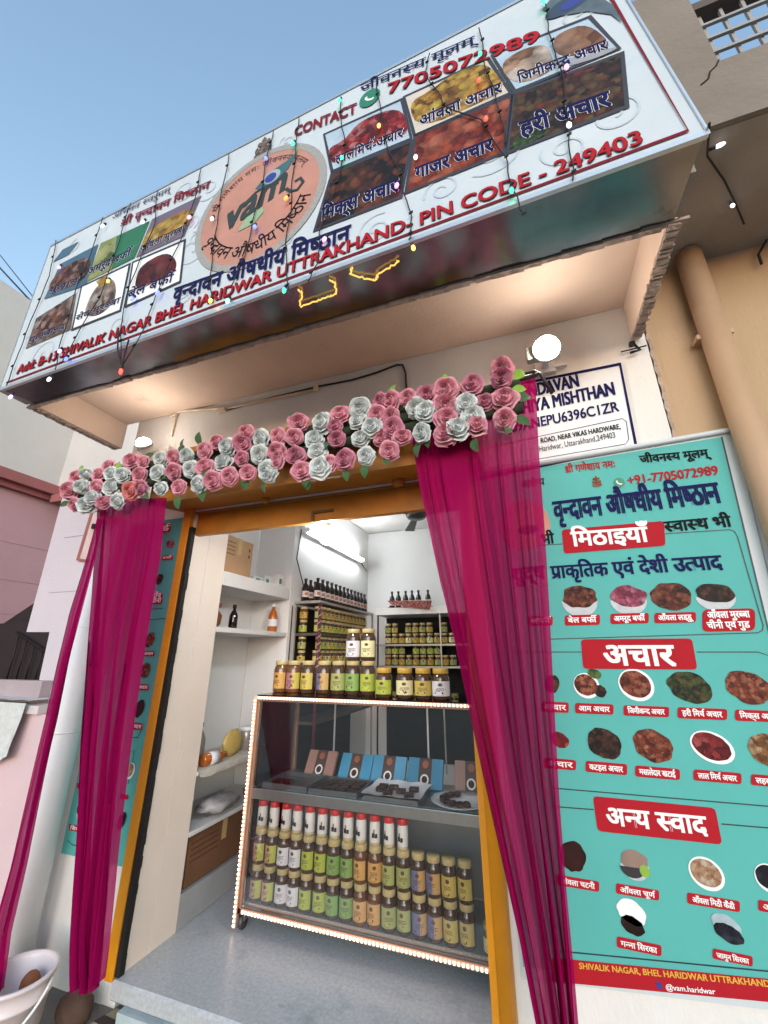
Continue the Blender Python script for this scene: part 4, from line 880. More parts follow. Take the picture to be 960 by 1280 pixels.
RM = {c: [rose_mesh(s).mesh('rose', RC[c]) for s in range(1, 8)] for c in RC}
gar = thing('flower_garland', 'garland of pink and white fabric roses with green leaves over the doorway', 'garland', tuple(PY(-.33).at(370, 560)))
GO = Vector(gar.location)
G1 = 'P105,468 W143,460 P190,458 P225,428 W235,455 P78,518 W125,505 P180,505 W235,508 W278,460 P100,572 W145,572 W165,545 P207,562 W258,560 C308,520 P312,405 P355,412 P342,458 P350,513 W422,400 W410,452 W422,512 P470,395 P472,450 P490,505 W518,388 W538,442 W563,500 P585,370 P588,430 P617,482 P633,337 W657,412 W672,355 P680,467 P742,302 P728,342 P725,397 P750,452 W797,325 W793,385 W822,448 P862,317 P917,317 P858,375 P860,412 P925,385'
G2 = 'W128,265 W100,325 W110,372 P195,232 P175,278 P182,325 P212,402 P153,417 W120,432 P28,388 P22,318 P50,445 P38,262 W260,255 W272,322 W292,390 W270,210 W315,280 P335,237 P385,243 P345,187 P385,182 P350,320 P392,285 P428,317 P380,370 W500,302 W480,210 W515,220 P448,172 P518,162 P590,138 P588,200 P592,247 P590,305 W635,285 W668,192 P737,188 W690,240 P707,275 P690,120 P800,95 P810,172 P812,255 P800,62'
pos = []
for s, ox in ((G1, 60), (G2, 360)):
    for q in s.split():
        a, b = q[1:].split(','); pos.append((q[0], ox + float(a) / 3, 440 + float(b) / 3))
rnd = random.Random(21)
for k, (c, u, v) in enumerate(pos):
    P = PY(-.375 - .03 * rnd.random()).at(u, v)
    cc = 'D' if c == 'P' and rnd.random() < .22 else c
    o = link_mesh('rose', RM[cc][k % 7], gar); o.location = P - GO
    to = (CAM_POS - P).normalized() * .45 + Vector((0, -1, -.1)) + Vector((rnd.random() - .5, 0, rnd.random() - .5)) * .8
    o.rotation_euler = to.to_track_quat('Z', 'Y').to_euler(); s = (1.12 if u > 540 else 1.0) * (.85 + .3 * rnd.random()); s *= 1.06 if c == 'W' else 1; o.scale = (s * rnd.uniform(.9, 1.1), s * rnd.uniform(.9, 1.1), s * rnd.uniform(.9, 1.3))
def leaf_mesh():
    mb = MB(); mb.sm = True; vs = []; n = 6
    for i in range(n + 1):
        t = i / n; wd = .026 * math.sin(math.pi * min(1, t * .96 + .04)) ** .8 * (1 - .35 * t)
        zz = .014 * math.sin(t * 2.4)
        vs += [(-wd, t * .075, zz + wd * .35), (0, t * .075, zz), (wd, t * .075, zz + wd * .35)]
    mb.add(vs, [(3 * i + a, 3 * i + a + 1, 3 * i + a + 4, 3 * i + a + 3) for i in range(n) for a in (0, 1)]); return mb
M_LEAF = fabric('leaf_fabric', '35592c'); M_LEAF_LIT = fabric('leaf_lit', '7fa83a')  # second leaf colour has lamplight put into it, for leaves near the lamps
LM = [leaf_mesh().mesh('leaf', m) for m in (M_LEAF, M_LEAF_LIT)]
leafs = [(640, 498, 0), (650, 520, -30), (652, 505, 20), (640, 540, -120), (616, 545, 170), (556, 476, 60), (560, 478, 100), (492, 492, 80), (525, 560, -100), (488, 572, -100), (455, 590, -90), (432, 597, -80), (390, 600, -100), (388, 606, -80), (365, 520, 120), (410, 515, 60), (372, 530, 160), (330, 610, -100), (306, 600, -90), (258, 615, -80), (225, 630, -90), (225, 570, 100), (228, 560, 70), (248, 552, 90), (148, 590, 80), (152, 585, 110), (140, 592, 60), (102, 590, 110), (84, 625, -150), (100, 625, -60), (122, 622, 30), (150, 625, -70), (182, 620, -40), (305, 545, 60), (300, 555, 100), (648, 475, 30), (645, 483, 10), (560, 520, -60), (540, 545, -90), (590, 560, -80), (470, 540, -120), (345, 570, 200), (410, 560, 0), (200, 600, -20), (270, 590, 180), (285, 560, 40), (185, 575, 60)]
for k, (u, v, an) in enumerate(leafs):
    near = min(pos, key=lambda q: (q[1] - u) ** 2 + (q[2] - v) ** 2); u += (near[1] - u) * .45; v += (near[2] - v) * .45
    P = PY(-.362).at(u, v); o = link_mesh('leaf', LM[1 if (v < 500 or u < 160 and v < 600) else 0], gar); o.location = P - GO
    o.rotation_euler = (R(90 + rnd.uniform(-30, 15)), R(an - 90) * -1, R(rnd.uniform(-35, 35))); s = .8 + .35 * rnd.random(); o.scale = (s, s, s)
vine = MB(); 
for dz in (-.06, 0, .06): vine.tube([PY(-.335).at(u, v) + Vector((0, 0, dz)) for u, v in ((88, 610), (150, 600), (250, 580), (400, 548), (520, 520), (652, 495))], .028, 7)
part('vine', vine, mat('vine_dark', '27351f', .9, var=.4, scale=30), gar)

# ------------------------------------------------------------------ showcase counter
FY = .44; X0, X1 = -1.735, -.19; ZT = 1.19
M_COPPER = mat('copper_trim', '9c7c6a', .35, .5, var=.15, scale=20)
case = thing('display_counter', 'glass sweet counter on wheels edged with glowing strip lights', 'counter', (-1.0, .7, 0))
fr = MB()
for x in (X0, X1 - .03):
    for y in (FY, .925): fr.box((x, y, .075), (x + .03, y + .03, ZT - .032))
for z in (.075, ZT - .03): fr.box((X0, FY, z), (X1, FY + .03, z + .03)); fr.box((X0, .925, z), (X1, .955, z + .03)); fr.box((X0, FY + .031, z), (X0 + .03, .924, z + .03)); fr.box((X1 - .03, FY + .031, z), (X1, .924, z + .03))
part('frame', fr, M_COPPER, case, bevel=.003)
part('bottom_board', MB().box((X0 + .031, FY + .031, .082), (X1 - .031, .924, .122)), mat('board_grey', '7a7874', .5), case)
sh = MB(); sh.box((X0 + .012, FY + .012, .655), (X1 - .012, .924, .672)); sh.box((X0 + .012, FY + .004, .625), (X1 - .012, FY + .0115, .68)); part('shelf', sh, M_STEEL, case, bevel=.002)
part('back_panel', MB().box((X0 + .031, .93, .123), (X1 - .031, .938, .654)), mat('panel_grey', '8b8c8c', .4, var=.08), case)
M_GLASS = glass('clear_glass')
part('glass_pane', MB().box((X0 + .031, FY + .012, .106), (X1 - .031, FY + .0165, .620)).box((X0 + .031, FY + .012, .685), (X1 - .031, FY + .0165, ZT - .031)), M_GLASS, case)
part('glass_pane', MB().box((X0 + .008, FY + .031, .106), (X0 + .012, .924, ZT - .031)), M_GLASS, case)
part('glass_pane', MB().box((X0, FY, ZT + .001), (X1, .955, ZT + .008)), M_GLASS, case)
part('top_board', MB().box((X0 + .031, .70, ZT - .02), (X1 - .031, .924, ZT - .002)), M_STEEL, case)
ml_ = MB(); ml_.box((-.72, .915, .685), (-.71, .924, ZT - .031)); ml_.box((-1.40, .915, .685), (-1.39, .924, ZT - .031)); part('mullion', ml_, M_ALU, case)
for x in (X0 + .03, X1 - .05):
    for y in (FY + .03, .90):
        c = MB(); c.lathe([(.030, -.012), (.034, -.008), (.034, .008), (.030, .012)], (x, y, .034), 16, (1, 0, 0)); cw = part('caster', c, M_DARKSTEEL, case)
        f = MB(); f.box((x - .022, y - .018, .045), (x - .016, y + .018, .0745)); f.box((x + .016, y - .018, .045), (x + .022, y + .018, .0745)); part('fork', f, M_STEEL, cw)
M_LED = glow('led_warm', 'ffeedd', .16); M_LEDTUBE = glow('led_sleeve', 'e6a583', .013)
def led(a, b, step=.021):
    a = Vector(a); b = Vector(b); d = (b - a); n = int(d.length / step); dn = d.normalized(); s = MB(); s.tube([a, b], .0095, 8); so_ = part('led_strip', s, M_LEDTUBE, case)
    m = MB(); h = dn * .0042; w1 = Vector((0, 1, 0)) * .003; w2 = dn.cross(Vector((0, 1, 0))) * .0062
    for i in range(n): m.obox(a + dn * (step * (i + .5)) + Vector((0, -.0085, 0)), h, w1, w2)
    o = part('led_beads', m, M_LED, so_); o['kind'] = 'stuff'
led((X0 + .004, FY - .010, .02), (X0 + .004, FY - .010, ZT + .005)); led((X0 + .02, FY - .010, ZT - .008), (X1, FY - .010, ZT - .008)); led((X0 + .045, FY - .010, .098), (X1, FY - .010, .098))

# ------------------------------------------------------------------ jars and bottles
M_JAR = mat('jar_brown', '4a3424', .12, var=.3, scale=18, coat=.6); M_JAR2 = mat('jar_amber', '6b4426', .12, var=.3, scale=14, coat=.6)
M_LIDY = mat('lid_yellow', 'b8a674', .5, var=.06); M_LIDO = mat('lid_gold', 'c29a3a', .45, var=.06); M_LIDR = mat('lid_red', 'c42a24', .4)
LAB = {'lime': ('a6b23e', None), 'lime and pink': ('b0b348', 'c08a7a'), 'white': ('d2d0d4', None), 'green': ('7ca052', None), 'tan': ('c79a58', None), 'olive': ('9aa05c', None), 'ochre': ('b8963c', None), 'yellow': ('bba750', None), 'cream': ('d8d2a0', None), 'orange': ('bd9046', None), 'pink and yellow': ('b8a64a', 'a8707c'), 'blue and tan': ('b89458', '6a6a90')}
def lab_mats(l):
    a, b = LAB[l]; return [mat('label_' + a, a, .5, var=.06, scale=40), mat('label_' + (b or a), b or a, .5, var=.06, scale=40), mat('label_mark', '5a3420', .5), mat('label_ink', '1e1a1e', .5)]
def patch(mb, r, z0, z1, a0, a1, n=8, q=1.03):
    vs = [(r * q * math.sin(a0 + (a1 - a0) * i / n), -r * q * math.cos(a0 + (a1 - a0) * i / n), z) for z in (z0, z1) for i in range(n + 1)]
    sm = mb.sm; mb.sm = True; mb.add(vs, [(i, i + 1, n + 2 + i, n + 1 + i) for i in range(n)]); mb.sm = sm
PROTO = {}
def jar(kind, lab, loc, label, group, rz=None):
    """kind: tall / wide / small / shaker / bottle"""
    key = (kind, lab)
    if key in PROTO: return dup(PROTO[key], loc, label, 0 if rz is None else rz)
    root = thing({'shaker': 'shaker_bottle', 'bottle': 'syrup_bottle'}.get(kind, 'jar'), label, 'bottle' if kind in ('shaker', 'bottle') else 'jar', (0, 0, 0), group)
    if kind == 'shaker':
        r, h = .029, .142
        part('body', MB().lathe([(r * .9, 0), (r, .005), (r, .098), (r * .86, .110), (r * .86, .112)], n=18), mat('shaker_white', 'd8d6d2', .35, var=.03), root)
        part('base_band', MB().lathe([(r * 1.015, .001), (r * 1.015, .018)], n=18), mat('shaker_band', 'b8a880', .5), root)
        part('lid', MB().lathe([(r * .98, .1125), (r * 1.0, .115), (r * 1.0, .135), (r * .9, .142), (0, .142)], n=18), M_LIDR, root)
        m = MB(); patch(m, r, .040, .062, -.55, .0, 4); patch(m, r, .038, .058, .05, .5, 4, 1.035); m.cur = 1; patch(m, r, .062, .078, -.3, .0, 3, 1.035); part('print', m, [mat('label_ink', '1e1a1e', .5), mat('label_gold', '8a7434', .5)], root)
    elif kind == 'bottle':
        r = .034
        part('body', MB().lathe([(r * .9, 0), (r, .006), (r, .115), (r * .8, .14), (r * .38, .165), (r * .36, .185)], n=14), mat('bottle_dark', '1c0b09', .1, coat=.5, var=.2), root)
        part('cap', MB().lathe([(r * .46, .1855), (r * .46, .207), (0, .208)], n=12), mat('cap_dark', '3a2a28', .4), root)
        m = MB(); patch(m, r, .035, .09, -1.2, 1.2); m.cur = 1; patch(m, r, .05, .075, -.4, .4, 4, 1.045); part('label', m, [mat('label_pale', 'cfc5bd', .5), mat('label_rose', 'a86a62', .5)], root)
    else:
        r, h, lh = {'tall': (.0385, .172, .030), 'wide': (.052, .168, .030), 'big': (.050, .205, .028), 'small': (.038, .115, .022)}[kind]
        b = h - lh
        part('body', MB().lathe([(r * .9, 0), (r, .006), (r, b * .40), (r * .975, b * .43), (r, b * .46), (r, b * .82), (r * .9, b * .93), (r * .78, b * .97), (r * .78, b)], n=18), [M_JAR2 if lab in ('tan', 'orange', 'pink and yellow', 'ochre') else M_JAR], root)
        part('lid', MB().lathe([(r * .86, b + .0005), (r * .89, b + .003), (r * .89, h - .004), (r * .84, h), (0, h)], n=18), M_LIDO if kind == 'wide' else M_LIDY, root)
        m = MB(); z0, z1 = b * .14, b * .72; m.cur = 0
        if LAB[lab][1]: patch(m, r, z0, z1, .1, 1.25, 6); m.cur = 1; patch(m, r, z0, z1, -1.25, .1, 6)
        else: patch(m, r, z0, z1, -1.25, 1.25, 10)
        H = z1 - z0; jr = random.Random(len(PROTO)); m.cur = 2; zc = z0 + H * .76; dz = .0095
        vs = [(r * 1.04 * math.sin(.26 * math.cos(t)), -r * 1.04 * math.cos(.26 * math.cos(t)), zc + dz * math.sin(t)) for t in [k * .628 for k in range(10)]]; m.poly(vs)
        for k in range(3): patch(m, r, z0 + H * (.50 - .07 * k), z0 + H * (.53 - .07 * k), -.62 + .2 * jr.random(), .35 + .3 * jr.random(), 4, 1.038)
        m.cur = 3 if lab == 'white' else 2
        vs = [(r * 1.043 * math.sin(-.15 + (.42 + .12 * jr.random()) * math.cos(t)), -r * 1.043 * math.cos(-.15 + .5 * math.cos(t)), z0 + H * .19 + H * (.12 + .05 * jr.random()) * math.sin(t)) for t in [k * .524 for k in range(12)]]; m.poly(vs)
        m.cur = 1; patch(m, r, z0 + .002, z0 + H * .06, -1.2, 1.2, 8, 1.035)
        part('label', m, lab_mats(lab), root)
    PROTO[key] = root; root.location = loc
    if rz is not None: root.rotation_euler.z = rz
    return root
cols = [318, 331, 344, 358, 375, 391, 407, 424, 442, 458, 476, 494, 513, 533, 552, 574]
seq = ['lime and pink', 'lime and pink', 'white', 'white', 'lime', 'lime', 'green', 'green', 'tan', 'tan', 'olive', 'olive', 'blue and tan', 'blue and tan', 'yellow', 'yellow']
GJ = 'brown jars stacked in the lower showcase'; xs = [-1.655 + .0805 * i for i in range(16)]
rnd = random.Random(4)
for layer in (0, 1):
    for i, x in enumerate(xs):
        which = 'first' if i % 2 == 0 else 'second'
        jar('tall', seq[i], (x + .003 * (rnd.random() - .5), .505 + .006 * rnd.random(), .1225 + .1725 * layer), f'{which} brown jar with {seq[i]} label, {"top" if layer else "bottom"} layer of the lower showcase', GJ, rnd.uniform(-.25, .25))
GS = 'red capped shaker bottles in the showcase'
for i in range(12):
    jar('shaker', '', (xs[i] + .004 * (rnd.random() - .5), .505 + .006 * rnd.random(), .1225 + .345), f'white red-capped shaker bottle, {ORD[i]} from the corner light strip', GS, rnd.uniform(-.4, .4))
jar('small', 'cream', (-.335, .50, .1225), 'lone small jar with cream label at the end of the showcase bottom', 'odd jars in the showcase')
tl = MB(); tl.blob((-.34, .62, .34), .05, .03, .03, amp=.4, seed=2); 
# middle shelf: trays and sweet boxes
M_TRAY = mat('tray_steel', '6f7072', .35, .6, var=.15); M_PAPER = mat('tray_paper', 'd2d2d6', .7, var=.05, bump=.3, bscale=30); F_BARFI = food('barfi', ('2c170f', '4a281a', '6b3f2a', '84563e'), 40)
for k, (cx, cy, lab, paper) in enumerate(((-1.515, .63, 'dark steel sweet tray below the brown gift box', False), (-1.19, .62, 'dark steel sweet tray filled with brown barfi pieces', False), (-.83, .61, 'paper lined sweet tray with a few brown slices', True))):
    th = thing('sweet_tray', lab, 'tray', (cx, cy, .673), 'trays on the showcase shelf'); m = MB(); hx, hy = .155, .135
    m.box((cx - hx, cy - hy, .673), (cx + hx, cy + hy, .678))
    for a, b in (((-hx, -hy), (hx, -hy + .006)), ((-hx, hy - .006), (hx, hy)), ((-hx, -hy + .007), (-hx + .006, hy - .007)), ((hx - .006, -hy + .007), (hx, hy - .007))): m.box((cx + a[0], cy + a[1], .6782), (cx + b[0], cy + b[1], .700))
    part('tray', m, M_TRAY, th)
    if paper:
        m = MB(); vs = []
        for j in range(9):
            for i in range(9): vs.append((cx + (i / 4 - 1) * .17, cy + (j / 4 - 1) * .145, .692 + .022 * max(abs(i / 4 - 1), abs(j / 4 - 1)) ** 4 + .004 * math.sin(i * 2 + j)))
        m.add(vs, [(j * 9 + i, j * 9 + i + 1, (j + 1) * 9 + i + 1, (j + 1) * 9 + i) for j in range(8) for i in range(8)]); part('paper_liner', m, M_PAPER, th)
    rows = {0: [(i, j) for i in range(2) for j in range(2)], 1: [(i, j) for i in range(4) for j in range(4) if (i * 3 + j) % 5], 2: [(0, 2), (1, 2), (1, 0), (2, 1), (3, 0), (3, 2), (0, 1)]}[k]
    for (i, j) in rows:
        m = MB(); x = cx - .095 + .062 * i; y = cy - .08 + .053 * j; z = .700 if paper else .6785
        m.obox((x, y, z + .009), (.027, .004 * (j - 1), 0), (-.004, .024, 0), (0, 0, .009)); part('sweet', m, F_BARFI, th, bevel=.003)
th = thing('plate', 'round white plate of brown sweets behind the curtain edge', 'plate', (-.50, .60, .673))
part('dish', MB().lathe([(.06, .673), (.11, .676), (.158, .690), (.160, .692), (.11, .680), (0, .678)], (-.47, .61, 0), 26), M_PAPER, th)
m = MB()
for i in range(9): m.cur = 0; m.blob((-.47 + .09 * math.cos(1.9 + i * .42), .61 + .08 * math.sin(1.9 + i * .42), .694), .024, .022, .014, 8, 6, .3, i)
part('sweets', m, F_BARFI, th)
def gift(x, col, lab, lean=.5, w_=.065):
    th = thing('sweet_box', lab, 'box', (x, .80, .673), 'sweet boxes leaning at the back of the showcase shelf'); h = .165; d = Vector((0, math.sin(lean), math.cos(lean))); n = Vector((0, -math.cos(lean), math.sin(lean))); o = Vector((x, .77, .680))
    m = MB(); m.obox(o + d * h / 2 - n * .014 * -1 * -1, Vector((w_, 0, 0)), n * .014, d * (h / 2)); part('carton', m, mat('box_' + col, col, .45, var=.06), th, bevel=.003)
    m = MB(); m.obox(o + d * h / 2 + n * .0015, Vector((w_ * .36, 0, 0)), n * .001, d * (h / 2 - .001)); part('band', m, mat('band_brown', '4a332a', .5), th)
    m = MB(); c = o + d * h * .78 + n * .0035; ex = Vector((1, 0, 0)); m.poly([c + ex * .02 * math.cos(a) + d * .022 * math.sin(a) for a in [k * .42 for k in range(15)]]); part('round_mark', m, mat('mark_rust', '9a5a40', .5), th)
    m = MB(); c = o + d * h * .28 + n * .0035; m.poly([c + ex * .027 * math.cos(a) + d * .03 * math.sin(a) for a in [k * .42 for k in range(15)]]); po = part('dish_print', m, M_PRINTWHITE, th)
    m = MB(); c = c + n * .0008; m.poly([c + ex * .018 * math.cos(a) + d * .02 * math.sin(a) for a in [k * .42 for k in range(15)]]); part('food_print', m, F_BARFI, po)
gift(-1.44, '9a7468', 'pale brown sweet box leaning beside the corner of the case', .55, .105)
gift(-1.185, '3f8fb5', 'blue sweet box leaning next to the pale brown one', .6, .112)
gift(-.955, '4a92b8', 'blue sweet box leaning between two other blue ones', .55, .112)
gift(-.715, '3c86aa', 'blue sweet box standing apart, nearest the white plate', .5, .112)
gift(-.43, 'a07a6c', 'pale brown sweet box leaning behind the round white plate', .4, .10)

# jars along the counter top
CT = ZT + .0085; GC = 'jars along the counter top'
for i, (u, lab, ap) in enumerate(((351, 'orange', 'orange label'), (367, 'pink and yellow', 'pink and yellow label'), (385, 'yellow', 'bright yellow label'), (405, 'blue and tan', 'blue and tan label'), (423, 'olive', 'olive label'), (441, 'green', 'green label'), (460, 'lime', 'lime label'))):
    P = PY(.66).at(u, 850); jar('big', lab, (P.x, .66, CT), f'tall brown jar with {ap} in the counter top row', GC, rnd.uniform(-.2, .2))
for u, lab, ap in ((441, 'white', 'white'), (460, 'cream', 'cream')):
    P = PY(.67).at(u, 850); jar('big', lab, (P.x, .67, CT + .2065), f'tall brown jar with {ap} label stacked on top of another jar', GC, .1)
for i, (u, lab, ap) in enumerate(((480, 'lime', 'lime'), (506, 'cream', 'cream'), (529, 'yellow', 'yellow'))):
    P = PY(.56).at(u, 850); jar('wide', lab, (P.x, .56, CT), f'wide gold-lidded jar with {ap} label on the counter top', GC, rnd.uniform(-.1, .2))
P = PY(.56).at(551, 850); jar('wide', 'white', (P.x, .56, CT), 'wide gold-lidded jar with plain white label next to the curtain', GC, .1)

# ------------------------------------------------------------------ wall racks with stock
M_RACKD = mat('rack_dark', '2a2320', .7, var=.2); M_RACKE = mat('rack_edge', 'aaa79f', .4, .3)
rk = thing('wall_rack', 'dark shelf rack along the side wall with a striped front post', 'rack', (-1.9, 1.9, 0))
part('back_panel', MB().box((-2.018, 1.24, .3), (-2.008, 2.60, 1.86)), M_RACKD, rk)
part('end_panel', MB().box((-2.006, 1.24, .3), (-1.975, 1.262, 1.86)), M_RACKE, rk)
for z in (.9, 1.34, 1.60, 1.88): part('shelf', MB().box((-2.006, 1.262, z), (-1.745, 2.60, z + .022)), M_RACKE if z > 1.8 else mat('rack_shelf', '55504a', .5, .2), rk)
m = MB(); m.tube([(-1.74, 1.255, .3), (-1.74, 1.255, 1.88)], .014, 10); pst = part('post', m, mat('post_maroon', '5a2430', .5), rk)
m = MB(); m.tube([(-1.74 + .0155 * math.cos(a), 1.255 + .0155 * math.sin(a), 1.3 + a * .0095) for a in [k * .35 for k in range(170)]], .005, 5); part('ribbon', m, mat('ribbon_pale', 'b89a98', .6), pst)
part('post', MB().box((-1.765, 2.585, .3), (-1.748, 2.60, 1.88)), M_RACKE, rk)
rb2 = thing('wall_rack', 'dark shelf rack across the back wall under the white slab', 'rack', (-1.2, 2.85, 0))
part('back_panel', MB().box((-1.74, 3.06, .3), (-.6, 3.07, 1.88)), mat('rack_black', '15110f', .8), rb2)
part('top_slab', MB().box((-1.74, 2.66, 1.885), (-.6, 3.06, 1.965)), M_WHITE, rb2, bevel=.004)
for z in (.9, 1.30, 1.535): part('shelf', MB().box((-1.74, 2.67, z), (-.6, 3.058, z + .020)), M_RACKE, rb2)
part('post', MB().box((-.97, 2.668, .3), (-.955, 2.683, 1.884)), M_RACKE, rb2)
part('post', MB().box((-1.72, 2.668, .3), (-1.705, 2.683, 1.884)), M_RACKD, rb2)
GR = 'small stock jars on the wall racks'
def rackjars(pts, labs, name, rz):
    for i, p in enumerate(pts):
        jar('small', labs[i % len(labs)], p, name % ORD[i], GR, rz)
lv = ['yellow', 'lime', 'ochre', 'yellow', 'cream']
rackjars([(-1.79, 1.32 + .088 * i, 1.6225) for i in range(13)], ['lime', 'lime', 'yellow'], 'small jar on the striped rack upper shelf, bottom layer, %s from the post', .9)
rackjars([(-1.79, 1.32 + .088 * i, 1.7385) for i in range(13)], ['olive', 'ochre'], 'small jar on the striped rack upper shelf, stacked layer, %s from the post', .9)
rackjars([(-1.79, 1.36 + .088 * i, 1.4785) for i in range(12)], ['lime', 'olive', 'yellow'], 'small jar on the striped rack lower shelf, stacked layer, %s from the post', .9)
rackjars([(-1.79, 1.32 + .088 * i, 1.3625) for i in range(13)], ['yellow', 'ochre', 'cream'], 'small jar on the striped rack lower shelf, bottom layer, %s from the post', .9)
rackjars([(-1.93 + .0 * i, 1.31, z) for i, z in enumerate((1.3625, 1.4785, 1.6225, 1.7385))], ['yellow', 'olive', 'lime', 'ochre'], 'small jar at the wall end of the striped rack, %s from the bottom', .2)
rackjars([(-1.60 + .084 * i, 2.72, 1.5555) for i in range(10)], ['cream', 'yellow', 'yellow'], 'small jar on the back rack shelf, bottom layer, %s from the corner', .15)
rackjars([(-1.60 + .084 * i, 2.72, 1.6715) for i in (0, 1, 3, 4, 5, 6, 8)], ['olive', 'yellow'], 'small jar on the back rack shelf, stacked layer, %s from the corner', .15)
rackjars([(-1.60 + .084 * i, 2.72, 1.3205) for i in range(10)], ['ochre', 'olive'], 'small jar on the lowest back rack shelf, bottom layer, %s from the corner', .15)
rackjars([(-1.60 + .084 * i, 2.72, 1.4365) for i in (0, 1, 2, 4, 5, 6, 7)], ['olive', 'lime'], 'small jar on the lowest back rack shelf, stacked layer, %s from the corner', .15)
GB = 'dark syrup bottles on top of the racks'
for i in range(13): jar('bottle', '', (-1.80, 1.30 + .095 * i, 1.9025), f'dark bottle in the front row on the striped rack, {ORD[i]} from the post', GB, .8)
for i in range(4): jar('bottle', '', (-1.92, 1.29 + .09 * i, 1.9025), f'dark bottle in the wall-side row on the striped rack, {ORD[i]} from its end', GB, .8)
for i, u in enumerate((490, 498, 507, 515, 523, 535)):
    P = PY(2.76).at(u, 745); jar('bottle', '', (P.x, 2.76, 1.9655), f'dark bottle on the white back slab, {ORD[i]} from the corner', GB, .2)
cl = MB(); pA = [PY(2.66).at(484, 752), PY(2.66).at(540, 752), PY(2.65).at(537, 762), PY(2.65).at(510, 759), PY(2.65).at(490, 756)]
cl.slab([pA[0] + Vector((0, 0, .01))] + [pA[1] + Vector((0, 0, .01))] + pA[2:], (0, -.012, 0)); cl.box((pA[0].x, 2.665, 1.967), (pA[1].x, 2.73, 1.972)); solo('checked_cloth', cl, food('check_cloth', ('7a2018', 'a83a30', 'c87a70', 'd8b0a8'), 60, .2), 'red patterned cloth lying under the bottles on the back slab', 'cloth')
# ------------------------------------------------------------------ tube light and fan
tb = thing('tube_light', 'lit tube light fixed high on the inside wall', 'tube light', (-1.99, 2.0, 2.60))
part('fitting', MB().box((-2.0195, 1.30, 2.565), (-1.975, 2.78, 2.625)), M_WHITE, tb, bevel=.004)
part('tube', MB().tube([(-1.955, 1.34, 2.595), (-1.955, 2.74, 2.595)], .014, 10), M_TUBE, tb)
for y in (1.325, 2.755): part('end_cap', MB().box((-1.974, y - .014, 2.575), (-1.935, y + .014, 2.615)), M_WHITE, tb)
cw = MB(); cw.tube([(-2.012, 2.78, 2.6), (-2.012, 3.0, 2.52), (-2.012, 3.02, 2.50)], .006, 6); cw.tube([(-2.012, 1.3, 2.6), (-2.012, 1.25, 2.3), (-2.012, 1.45, 2.0)], .006, 6); part('cable', cw, M_DARKSTEEL, tb)
BLP = PX(-1.15).at(408, 662); il = thing('bulb_lamp', 'bright bulb hanging inside the doorway just under the shutter', 'lamp', tuple(BLP))
part('bulb', MB().lathe([(.016, 0), (.03, .03), (.036, .06), (.028, .085), (0, .098)], BLP, 14, (0, 0, -1)), glow('lamp_inner', 'f8fbff', 12.0), il)
part('holder', MB().lathe([(.02, -.06), (.022, 0), (.018, .004)], BLP, 12, (0, 0, -1)), M_WHITE, il); part('cord', MB().tube([BLP + Vector((0, 0, .055)), (BLP.x, BLP.y, 3.06)], .004, 6), M_DARKSTEEL, il)
T_ = PZ(2.80).at(512, 664); hub = T_ + Vector((.22, -.52, 0)); fan = thing('ceiling_fan', 'dark ceiling fan with one blade tip showing below the shutter', 'fan', tuple(hub))
part('motor', MB().lathe([(.02, .06), (.10, .05), (.11, .0), (.09, -.03), (0, -.04)][::-1], tuple(hub), 20), M_DARKSTEEL, fan); part('rod', MB().tube([hub + Vector((0, 0, .05)), (hub.x, hub.y, 3.06)], .012, 8), M_DARKSTEEL, fan)
d0 = (T_ - hub).normalized(); L0 = (T_ - hub).length
for k in range(3):
    d = Matrix.Rotation(2 * math.pi / 3 * k, 3, 'Z') @ d0; s = Vector((-d.y, d.x, 0)); m = MB(); m.slab([hub + d * .09 - s * .03, hub + d * (L0) - s * .055, hub + d * L0 + s * .055, hub + d * .09 + s * .03], (0, 0, .006)); part('blade', m, mat('fan_brown', '33302e', .5), fan)

# ------------------------------------------------------------------ things in the niche
M_CARD = mat('cardboard', 'a1805e', .85, var=.12, scale=8, bump=.15)
def carton(a, b, label, rz=0, marks=True, m=M_CARD):
    th = thing('carton', label, 'box', ((a[0] + b[0]) / 2, (a[1] + b[1]) / 2, a[2])); part('box', MB().box(a, b), m, th, bevel=.004)
    xx = b[0] + .0015; cy = (a[1] + b[1]) / 2
    part('tape', MB().box((b[0] + .0005, cy - .022, a[2] + (b[2] - a[2]) * .55), (xx, cy + .022, b[2])).box((a[0], cy - .022, b[2] + .0005), (xx, cy + .022, b[2] + .0015)), mat('tape', 'b79b6d', .2, coat=.3), th)
    if marks:
        t = MB()
        for k in range(4): t.box((b[0] + .0005, a[1] + .02, b[2] - .05 - .03 * k), (xx, cy - .05, b[2] - .045 - .03 * k))
        for k in range(2): t.box((b[0] + .0005, b[1] - .05, b[2] - .08 - .05 * k), (xx, b[1] - .035, b[2] - .055 - .05 * k))
        part('print', t, mat('carton_ink', '4a2c20', .8), th)
    return th
carton((-2.38, .34, 2.0125), (-2.06, .66, 2.295), 'brown cardboard carton on the top niche slab')
th = carton((-2.36, .36, .1675), (-2.05, .98, .425), 'large dark cardboard carton under the lowest niche shelf', m=mat('cardboard_dark', '6e4a30', .9, var=.2, scale=6))
def small_box(c, s, col, label, rz=0.):
    m = MB(); m.box((c[0] - s[0], c[1] - s[1], c[2]), (c[0] + s[0], c[1] + s[1], c[2] + s[2] * 2)); o = thing('small_box', label, 'box', c); part('box', m, mat('card_' + col, col, .5, var=.05), o, bevel=.003)
    m = MB(); m.box((c[0] + s[0] + .0005, c[1] - s[1] * .6, c[2] + s[2] * .5), (c[0] + s[0] + .0015, c[1] + s[1] * .2, c[2] + s[2] * 1.3)); part('print', m, mat('print_green', '3f7a68', .5), o)
